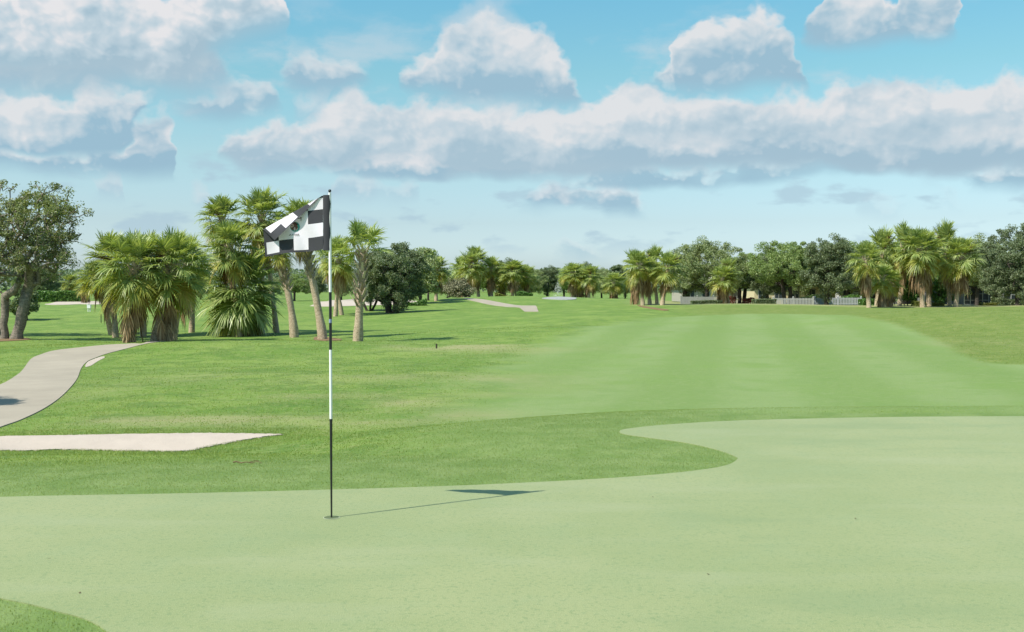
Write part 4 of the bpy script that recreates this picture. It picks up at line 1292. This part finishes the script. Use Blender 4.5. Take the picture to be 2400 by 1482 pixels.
# ------------------------------------------------------------------ palms of the left clump
GA, GB, GC, GD, GE = ('palms of the bushy left clump', 'palms of the tall clump behind the flag', 'far palms in the middle distance', 'palms of the group right of centre', 'palms of the right hand group')
palm(302, 320, 636, 98, 'front left skirted palm of the bushy clump, beside the cart path end', py=803, group=GA, seed=1, n=46, seg=30, dead=16, attach=1.2, skirt=1.2, emin=-52, boots=.25, r=.18, yellow=.62)
palm(362, 412, 634, 100, 'front palm with dark bare foot and hanging brown skirt left of the gap', py=800, group=GA, seed=2, n=48, seg=30, dead=17, attach=1.2, skirt=1.2, emin=-52, boots=.25, r=.16, fruit=1, yellow=.62)
palm(404, 440, 622, 76, 'skirted palm on the right flank of the bushy left clump', depth=51, group=GA, seed=3, n=36, seg=26, dead=14, attach=1.1, skirt=1.3, emin=-48, boots=.25, fruit=1)
palm(270, 262, 618, 80, 'palm with brown flower stalks at the upper left of the bushy clump', depth=57, group=GA, seed=4, n=34, seg=26, dead=10, attach=1.0, skirt=1.0, fruit=2)
palm(335, 338, 610, 78, 'palm at the top middle of the bushy clump, seen between two neighbours', depth=58, group=GA, seed=5, n=34, seg=26, dead=6, attach=.9)
palm(262, 224, 655, 54, 'lowest drooping yellowish palm at the outer left of the bushy clump', depth=60, group=GA, seed=6, n=36, seg=24, dead=4, attach=.8, skirt=.1, emin=-45, yellow=.7)
palm(448, 458, 625, 50, 'small palm crown filling the gap between the two left clumps', depth=62, group=GA, seed=7, n=30, seg=22, dead=6)
palm(385, 385, 625, 62, 'dark palm behind the middle of the bushy left clump', depth=60, group=GA, seed=8, n=32, seg=24, dead=6)
# tall clump
palm(558, 522, 518, 66, 'tall palm with a shaggy brown tuft, leftmost of the tall clump', depth=62, group=GB, seed=11, n=36, seg=26, dead=10, attach=1.1, fruit=3, skirt=.6)
palm(612, 616, 512, 78, 'tallest green palm of the clump left of the flag', depth=60, group=GB, seed=12, n=42, seg=28, dead=8, attach=1.2, boots=.2)
palm(560, 538, 588, 78, 'mid height palm between the brown tufted palm and the round bushy one', depth=57, group=GB, seed=13, n=40, seg=28, dead=4, attach=1.2)
palm(648, 625, 572, 62, 'palm right of the clump whose crown droops behind the flag fly', depth=61, group=GB, seed=17, n=32, seg=24, dead=4, attach=1.0)
palm(757, 705, 530, 72, 'palm with mossy leaning trunk close left of the flagstick', py=796, group=GB, seed=14, n=38, seg=28, dead=3, attach=.8, boots=.5, r=.19, bend=1.15)
palm(690, 650, 585, 58, 'short palm with smooth tan trunk leaning left under the flag', py=791, group=GB, seed=15, n=24, seg=26, dead=4, attach=.6, boots=.5, r=.20, bend=1.5)
palm(565, 566, 682, 112, 'round bushy palm with fronds down to the grass left of the leaning trunks', py=787, group=GB, seed=16, n=74, seg=32, dead=12, attach=.9, skirt=.4, emin=-80, boots=0, fruit=1, yellow=.28)
palm(838, 852, 592, 84, 'single palm with sparse upright fronds and criss cross leaf bases', py=800, group=None, seed=21, n=13, seg=34, dead=0, attach=.35, emin=8, emax=84, boots=.62, r=.185, yellow=.05)
palm(786, 796, 612, 60, 'far palm with yellow lower fronds seen just right of the flagstick', depth=88, group=GC, seed=22, n=40, seg=22, dead=10, attach=1.4, boots=.15, r=.17, yellow=.6)
palm(801, 775, 600, 52, 'far palm half hidden by the white band of the flagstick', depth=91, group=GC, seed=23, n=34, seg=22, dead=6, attach=1.2, boots=.15, r=.17, yellow=.5)

# ------------------------------------------------------------------ far palms, four kinds copied
def src(seed, px, cpx, cpy, R_, label, depth, group, **kw):
    b = base(px, None, depth)
    o = palm(px, cpx, cpy, R_, label, depth=depth, group=group, seed=seed, **kw)
    at_ = kw.get('attach', .5) * .225
    return o, (height_of(cpy, depth) - b[2] + at_, R_ * depth / 2400 * 0.97, at_)
K1 = src(31, 1507, 1498, 626, 44, 'tall pale trunked palm with tan skirt, leftmost of the group right of centre', 88, GD, n=44, seg=20, dead=22, attach=1.0, skirt=.7, boots=.1, r=.16, yellow=.6)
K2 = src(32, 1552, 1566, 632, 48, 'palm with thick dark trunk at the right end of the mulch bed', 87, GD, n=44, seg=20, dead=14, attach=1.0, skirt=.3, boots=.1, r=.17, yellow=.6, fruit=1)
K3 = src(33, 2163, 2152, 590, 62, 'biggest palm of the right hand group with a long brown skirt', 88, GE, n=50, seg=22, dead=30, attach=1.3, skirt=1.0, boots=.15, r=.19, yellow=.45, fruit=1)
K4 = src(34, 2068, 2069, 655, 42, 'short palm with pale trunk before the right hand group', 86, GE, n=44, seg=20, dead=22, attach=.9, skirt=.6, boots=.1, r=.15, yellow=.45)
far = [
    # source, foot, crown x, crown y, reach, depth, label, group
    (K1, 1523, 1525, 636, 42, 89.5, 'palm with a hanging tan skirt between the two thick trunks right of centre', GD),
    (K4, 1489, 1488, 628, 34, 92, 'palm peeping out left behind the group right of centre', GD),
    (K2, 1540, 1540, 622, 36, 93, 'palm crown behind the middle of the group right of centre', GD),
    (K4, 1692, 1680, 655, 42, 103, 'light green palm before the right hand oaks, lower of its pair', None),
    (K2, 1706, 1712, 642, 34, 105, 'light green palm before the right hand oaks, upper of its pair', None),
    (K1, 2037, 2028, 612, 46, 84, 'palm with tall tan trunk at the left end of the right hand group', GE),
    (K2, 2055, 2062, 592, 48, 92, 'palm behind the left side of the right hand group with grey flower tuft', GE),
    (K4, 2087, 2090, 664, 34, 88, 'short palm right beside the pale trunked one in the right hand group', GE),
    (K1, 2178, 2186, 590, 52, 92, 'palm pressed behind the biggest one in the right hand group', GE),
    (K3, 2240, 2247, 606, 58, 89, 'broad rounded palm at the right end of the right hand group', GE),
    (K2, 2226, 2215, 582, 44, 94, 'palm behind the broad rounded one at the right end', GE),
    (K2, 2108, 2105, 585, 44, 95, 'palm crown between the two biggest of the right hand group', GE),
    (K1, 1122, 1122, 618, 30, 150, 'tallest of the far palms beside the dry brown brush', GC),
    (K2, 1098, 1098, 632, 30, 148, 'far palm just left of the tallest beside the dry brush', GC),
    (K4, 1080, 1078, 640, 24, 152, 'leftmost far palm over the dry brown brush', GC),
    (K1, 1152, 1152, 636, 30, 152, 'far palm to the right of the tallest one beside the dry brush', GC),
    (K3, 1201, 1200, 645, 34, 150, 'yellowish far palm left of the round green bush on the rise', GC),
    (K2, 1236, 1236, 655, 26, 153, 'small far palm above the round green bush on the rise', GC),
    (K4, 1175, 1176, 655, 24, 155, 'low far palm filling in between the taller far palms', GC),
    (K3, 1022, 1018, 640, 34, 116, 'palm with pale trunk behind the right side of the dark oak', GC),
    (K1, 1341, 1342, 648, 32, 168, 'taller palm of the far pair right of the fountain', GC),
    (K2, 1380, 1378, 655, 27, 166, 'shorter palm of the far pair right of the fountain', GC),
    (K4, 1360, 1358, 660, 24, 170, 'palm squeezed between the far pair right of the fountain', GC),
    (K4, 1437, 1437, 668, 27, 172, 'squat bushy palm alone on the far grass left of the group', GC),
    (K4, 200, 202, 680, 24, 140, 'far palm at the right end of the dark hedge', GC),
    (K2, 160, 160, 668, 22, 170, 'yellow green palm rising behind the dark hedge', GC),
]
rg2 = np.random.default_rng(9)
for s_, px, cx, cy, rr, dp, lab, grp in far:
    if grp == GC: rr *= 1.28; cy -= 6
    palm_copy(s_[0], px, cx, cy, rr, lab, s_[1], depth=dp, group=grp, rz=rg2.uniform(0, 6.28))

# ------------------------------------------------------------------ broadleaved trees
tree(24, 68, 550, 138, 128, 'big open grey leaved oak with rough twin trunk at the left edge', py=795, leaf=M_OAKLEAF, bark=M_BARK, seed=3, clusters=430, per=95, lsize=.062, crad=.34, trunk_r=.27, stems=2, fork=.27, spread=.66, shell=.35, gappy=.45, limb=1.7)
tree(-2, -70, 565, 110, 120, 'grey oak cut by the left edge, trunk close behind its neighbour', depth=57, leaf=M_OAKLEAF, bark=M_BARK, seed=8, clusters=200, per=80, lsize=.078, crad=.40, trunk_r=.26, fork=.26, shell=.35, gappy=.4, limb=1.6)
tree(-420, -420, 640, 150, 190, 'oak beyond the left edge whose shadow crosses the cart path', depth=18, leaf=M_OAKLEAF, bark=M_BARK, seed=4, clusters=70, per=70, lsize=.08, crad=.32, trunk_r=.14, fork=.4, gappy=.2)
tree(62, 60, 706, 34, 30, 'small dark round tree in shade behind the big oak', depth=78, leaf=M_DARKOAK, seed=5, clusters=50, per=160, lsize=.10, crad=.35, trunk_r=.09, fork=.3)
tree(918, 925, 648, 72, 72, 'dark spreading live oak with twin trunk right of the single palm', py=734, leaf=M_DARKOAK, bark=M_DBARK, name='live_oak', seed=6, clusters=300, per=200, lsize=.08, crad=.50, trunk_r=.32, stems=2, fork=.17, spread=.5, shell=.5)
tree(866, 872, 665, 42, 52, 'thin multi stemmed dark tree left against the spreading live oak', py=729, leaf=M_DARKOAK, bark=M_DBARK, seed=7, clusters=60, per=170, lsize=.115, crad=.55, trunk_r=.12, stems=3, fork=.25, spread=.4)
tree(985, 985, 645, 45, 58, 'lighter grey green tree right behind the spreading live oak', depth=112, leaf=M_LIVEOAK, seed=9, clusters=70, per=170, lsize=.13, crad=.65, trunk_r=.18)
tree(1004, 1004, 608, 24, 24, 'bushy tree top behind the pale trunked palm', depth=118, leaf=M_GREENOAK, seed=10, clusters=36, per=150, lsize=.13, crad=.5, trunk_r=.12)
tree(1072, 1070, 678, 42, 20, 'dry brown leafless brush below the far palms', depth=140, leaf=M_BARE, bark=M_DBARK, name='dry_brush', cat='shrub', seed=11, clusters=70, per=90, lsize=.14, crad=.6, trunk_r=.08, stems=4, fork=.15, spread=.8)
GO = 'oaks before the right hand houses'
def osrc(seed, px, cx, cy, rx, rz, label, depth, **kw):
    o = tree(px, cx, cy, rx, rz, label, depth=depth, seed=seed, **kw)
    return o, height_of(cy, depth) - base(px, None, depth)[2] + rz * depth / 2400
T1 = osrc(41, 1655, 1662, 625, 80, 64, 'wide grey green oak behind the light green palm pair', 112, leaf=M_LIVEOAK, name='live_oak', clusters=260, per=200, lsize=.085, crad=.54, trunk_r=.22, fork=.26, group=GO)
T2 = osrc(42, 1846, 1838, 622, 72, 60, 'round topped oak over the bright picket fence', 108, leaf=M_GREENOAK, name='live_oak', clusters=240, per=200, lsize=.082, crad=.52, trunk_r=.22, fork=.30, stems=2, spread=.5, group=GO)
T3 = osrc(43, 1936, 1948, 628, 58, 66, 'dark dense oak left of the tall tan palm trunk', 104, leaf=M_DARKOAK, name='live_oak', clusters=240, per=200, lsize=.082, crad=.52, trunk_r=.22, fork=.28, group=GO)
T4 = osrc(44, 2385, 2392, 620, 80, 96, 'large dark oak reaching highest at the right edge', 92, leaf=M_DARKOAK, name='live_oak', clusters=320, per=190, lsize=.078, crad=.48, trunk_r=.25, fork=.24, group=GO)
trees = [
    (T3, 1606, 590, 116, 1.15, 'dark oak left of the wide grey green one, behind the palm group', GO),
    (T2, 1738, 590, 116, 1.15, 'oak in the gap right behind the light green palm pair', GO),
    (T3, 1795, 596, 112, 1.0, 'slim dark oak standing over the clipped dark hedge', GO),
    (T1, 1985, 582, 118, 1.05, 'oak with pale trunk before the grey picket fence', GO),
    (T1, 1895, 578, 124, 1.2, 'oak top showing between the round topped and the dark dense oak', GO),
    (T2, 2125, 550, 120, 1.15, 'oak top behind the biggest right hand palm', GO),
    (T1, 2205, 548, 122, 1.2, 'oak top over the right end of the right hand palms', GO),
    (T3, 2335, 585, 100, 1.0, 'middle sized oak before the screened patio', GO),
    (T1, 2290, 556, 110, 1.0, 'oak standing before the grey gabled house', GO),
    (T2, 2050, 562, 124, 1.2, 'oak top behind the left end of the right hand palms', GO),
    (T3, 1180, 612, 205, 1.1, 'dark tree behind the tallest far palms', 'far trees behind the fountain'),
    (T1, 1240, 628, 225, 1.0, 'grey green far tree above the round bush', 'far trees behind the fountain'),
    (T3, 1282, 628, 230, 1.0, 'dark far tree directly left of the fountain plume', 'far trees behind the fountain'),
    (T2, 1322, 632, 235, 1.0, 'far tree directly behind the fountain plume', 'far trees behind the fountain'),
    (T3, 1375, 620, 215, 1.1, 'broad far tree behind the palm pair', 'far trees behind the fountain'),
    (T1, 1410, 630, 235, 1.0, 'rounded far tree between the palm pair and the squat palm', 'far trees behind the fountain'),
    (T3, 1465, 640, 220, 1.0, 'far dark tree left behind the group right of centre', 'far trees behind the fountain'),
    (T2, 1150, 622, 210, 1.0, 'far tree top between two far palms', 'far trees behind the fountain'),
    (T2, 1095, 618, 190, 1.1, 'far tree top behind the left of the far palms', 'far trees behind the fountain'),
    (T1, 1210, 620, 210, 1.1, 'far tree filling in behind the yellowish far palm', 'far trees behind the fountain'),
    (T2, 1350, 622, 205, 1.1, 'far tree above the left of the far palm pair', 'far trees behind the fountain'),
    (T1, 1440, 632, 210, 1.1, 'far tree behind the squat bushy palm', 'far trees behind the fountain'),
    (T1, 1050, 650, 200, 1.0, 'hazy far tree left of the dry brush', 'far trees behind the fountain'),
    (T3, 112, 628, 165, 1.0, 'dark bushy tree behind the left end of the hedge', 'trees behind the dark hedge'),
    (T2, 62, 640, 172, 1.0, 'tree behind the hedge seen between the oak trunks', 'trees behind the dark hedge'),
    (T1, 178, 655, 190, 1.0, 'pale tree behind the right half of the hedge', 'trees behind the dark hedge'),
    (T2, 690, 640, 150, 1.1, 'tree seen between the leaning trunks far behind', 'trees behind the left palms'),
    (T3, 740, 636, 160, 1.1, 'dark far tree close left of the flagstick', 'trees behind the left palms'),
    (T1, 800, 640, 165, 1.0, 'far tree behind the trunks right of the flagstick', 'trees behind the left palms'),
    (T3, 470, 650, 170, 1.0, 'far tree showing low between the two left clumps', 'trees behind the left palms'),
    (T1, 640, 650, 180, 1.0, 'far tree right behind the round bushy palm', 'trees behind the left palms'),
    (T2, -40, 620, 160, 1.0, 'tree behind the oak at the very left edge', 'trees behind the dark hedge'),
    (T1, 2460, 560, 120, 1.0, 'tree behind the big oak at the right edge', GO),
]
for s_, px, top, dp, wd, lab, grp in trees:
    tree_copy(s_[0], px, top, lab, s_[1], depth=dp, group=grp, rz=rg2.uniform(0, 6.28), wide=wd)
# spiky conifer far off
tree(1447, 1447, 642, 15, 24, 'dark spiky conifer top left of the group right of centre', depth=200, leaf=M_DARKOAK, name='conifer', seed=13, clusters=40, per=120, lsize=.2, crad=.6, trunk_r=.12, fork=.2, flat=.4)
# hedges and shrubs
hedge(70, 200, 681, 148, 2.5, M_SHRUB, 'long loose dark green hedge behind the far left bunker', n=9000, ls=.16, lump=.2, seed=2)
hedge(1766, 1815, 701, 98, 1.6, M_DARKOAK, 'dark clipped hedge block left of the bright picket fence', n=5000, ls=.07, lump=.06, seed=3)
hedge(1620, 1690, 704, 103, 1.0, M_DARKOAK, 'low dark hedge at the foot of the white boarded fence', n=3500, ls=.08, seed=4)
hedge(2018, 2062, 700, 98, 1.6, M_SHRUB, 'dark green bush behind the left trunks of the right hand palms', name='shrub', cat='shrub', n=3500, ls=.09, lump=.4, seed=5)
hedge(2140, 2166, 705, 92, 1.0, M_YSHRUB, 'low yellow green bush left of the biggest palm trunk', name='shrub', cat='shrub', n=1800, ls=.07, lump=.3, seed=6)
hedge(2176, 2208, 708, 93, 1.0, M_YSHRUB, 'low yellow green bush right of the biggest palm trunk', name='shrub', cat='shrub', n=1800, ls=.07, lump=.3, seed=7)
hedge(2300, 2336, 708, 95, 1.0, M_YSHRUB, 'yellow green bush before the screened patio', name='shrub', cat='shrub', n=1800, ls=.07, lump=.3, seed=8)
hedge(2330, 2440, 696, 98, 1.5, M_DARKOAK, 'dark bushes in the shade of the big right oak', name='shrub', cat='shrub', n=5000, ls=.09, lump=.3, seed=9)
hedge(1742, 1766, 697, 106, 1.0, M_RED, 'red flowering shrub left of the dark clipped hedge', name='shrub', cat='shrub', n=1800, ls=.06, lump=.3, seed=10)
hedge(1704, 1724, 694, 107, .8, M_RED, 'red flowering shrub behind the light green palm trunks', name='shrub', cat='shrub', n=1500, ls=.06, lump=.3, seed=11)
hedge(1212, 1248, 683, 142, 2.0, M_SHRUB, 'round bright green bush on the rise left of the fountain', name='shrub', cat='shrub', n=2500, ls=.14, lump=.35, seed=12)
hedge(1160, 1200, 686, 146, 1.5, M_YSHRUB, 'yellowish low growth under the far palms', name='shrub', cat='shrub', n=1800, ls=.13, lump=.5, seed=13)
hedge(1320, 1400, 697, 164, 1.2, M_BARE, 'dry low growth round the trunks of the far palm pair', name='shrub', cat='shrub', n=1500, ls=.10, lump=.7, seed=14)
hedge(955, 1000, 697, 108, 1.0, M_SHRUB, 'low ragged plants beside the far sand bunker', name='shrub', cat='shrub', n=1200, ls=.10, lump=.6, seed=15)
hedge(1950, 2018, 690, 114, 1.4, M_SHRUB, 'bushes along the wall of the low white house', name='shrub', cat='shrub', n=2500, ls=.10, lump=.4, seed=16)
hedge(1860, 1950, 690, 112, 1.4, M_GREENOAK, 'bushes along the wall of the long cream house', name='shrub', cat='shrub', n=3000, ls=.10, lump=.4, seed=17)
tree(2128, 2128, 683, 26, 24, 'glossy green leafy bush left of the biggest palm trunk', depth=96, leaf=M_SHRUB, name='shrub', cat='shrub', seed=14, clusters=34, per=110, lsize=.13, crad=.4, trunk_r=.06, stems=3, spread=.4)
tree(2205, 2205, 675, 30, 30, 'glossy green leafy bush between the two largest right hand palms', depth=97, leaf=M_SHRUB, name='shrub', cat='shrub', seed=15, clusters=40, per=110, lsize=.14, crad=.4, trunk_r=.06, stems=3, spread=.4)

# a wood that closes the horizon, too far to tell its trees apart
rw = np.random.default_rng(4)
n = 70000
x = rw.uniform(-420, 420, n); y = rw.uniform(420, 450, n)
top = 8.0 + 2.0 * nz(x, y * 0, 0.06, 21) + 1.5 * nz(x, y * 0, 0.25, 22)
p = np.c_[x, y, Z(x, y) + top * rw.random(n)**0.7]
A = rw.normal(0, 1, (n, 3)); A /= np.linalg.norm(A, axis=1)[:, None]
B = np.cross(A, rw.normal(0, 1, (n, 3))); B /= np.linalg.norm(B, axis=1)[:, None]
s_ = .7 * rw.uniform(.6, 1.3, n)[:, None]
mb = MB(); mb.add(np.stack([p - A * s_, p + B * s_ * .6, p + A * s_, p - B * s_ * .6], 1).reshape(-1, 3), np.arange(n * 4).reshape(-1, 4))
tag(mb.build('distant_woods', M_BLUEFAR), 'low distant woods closing the horizon behind the course', 'woods', kind='stuff')
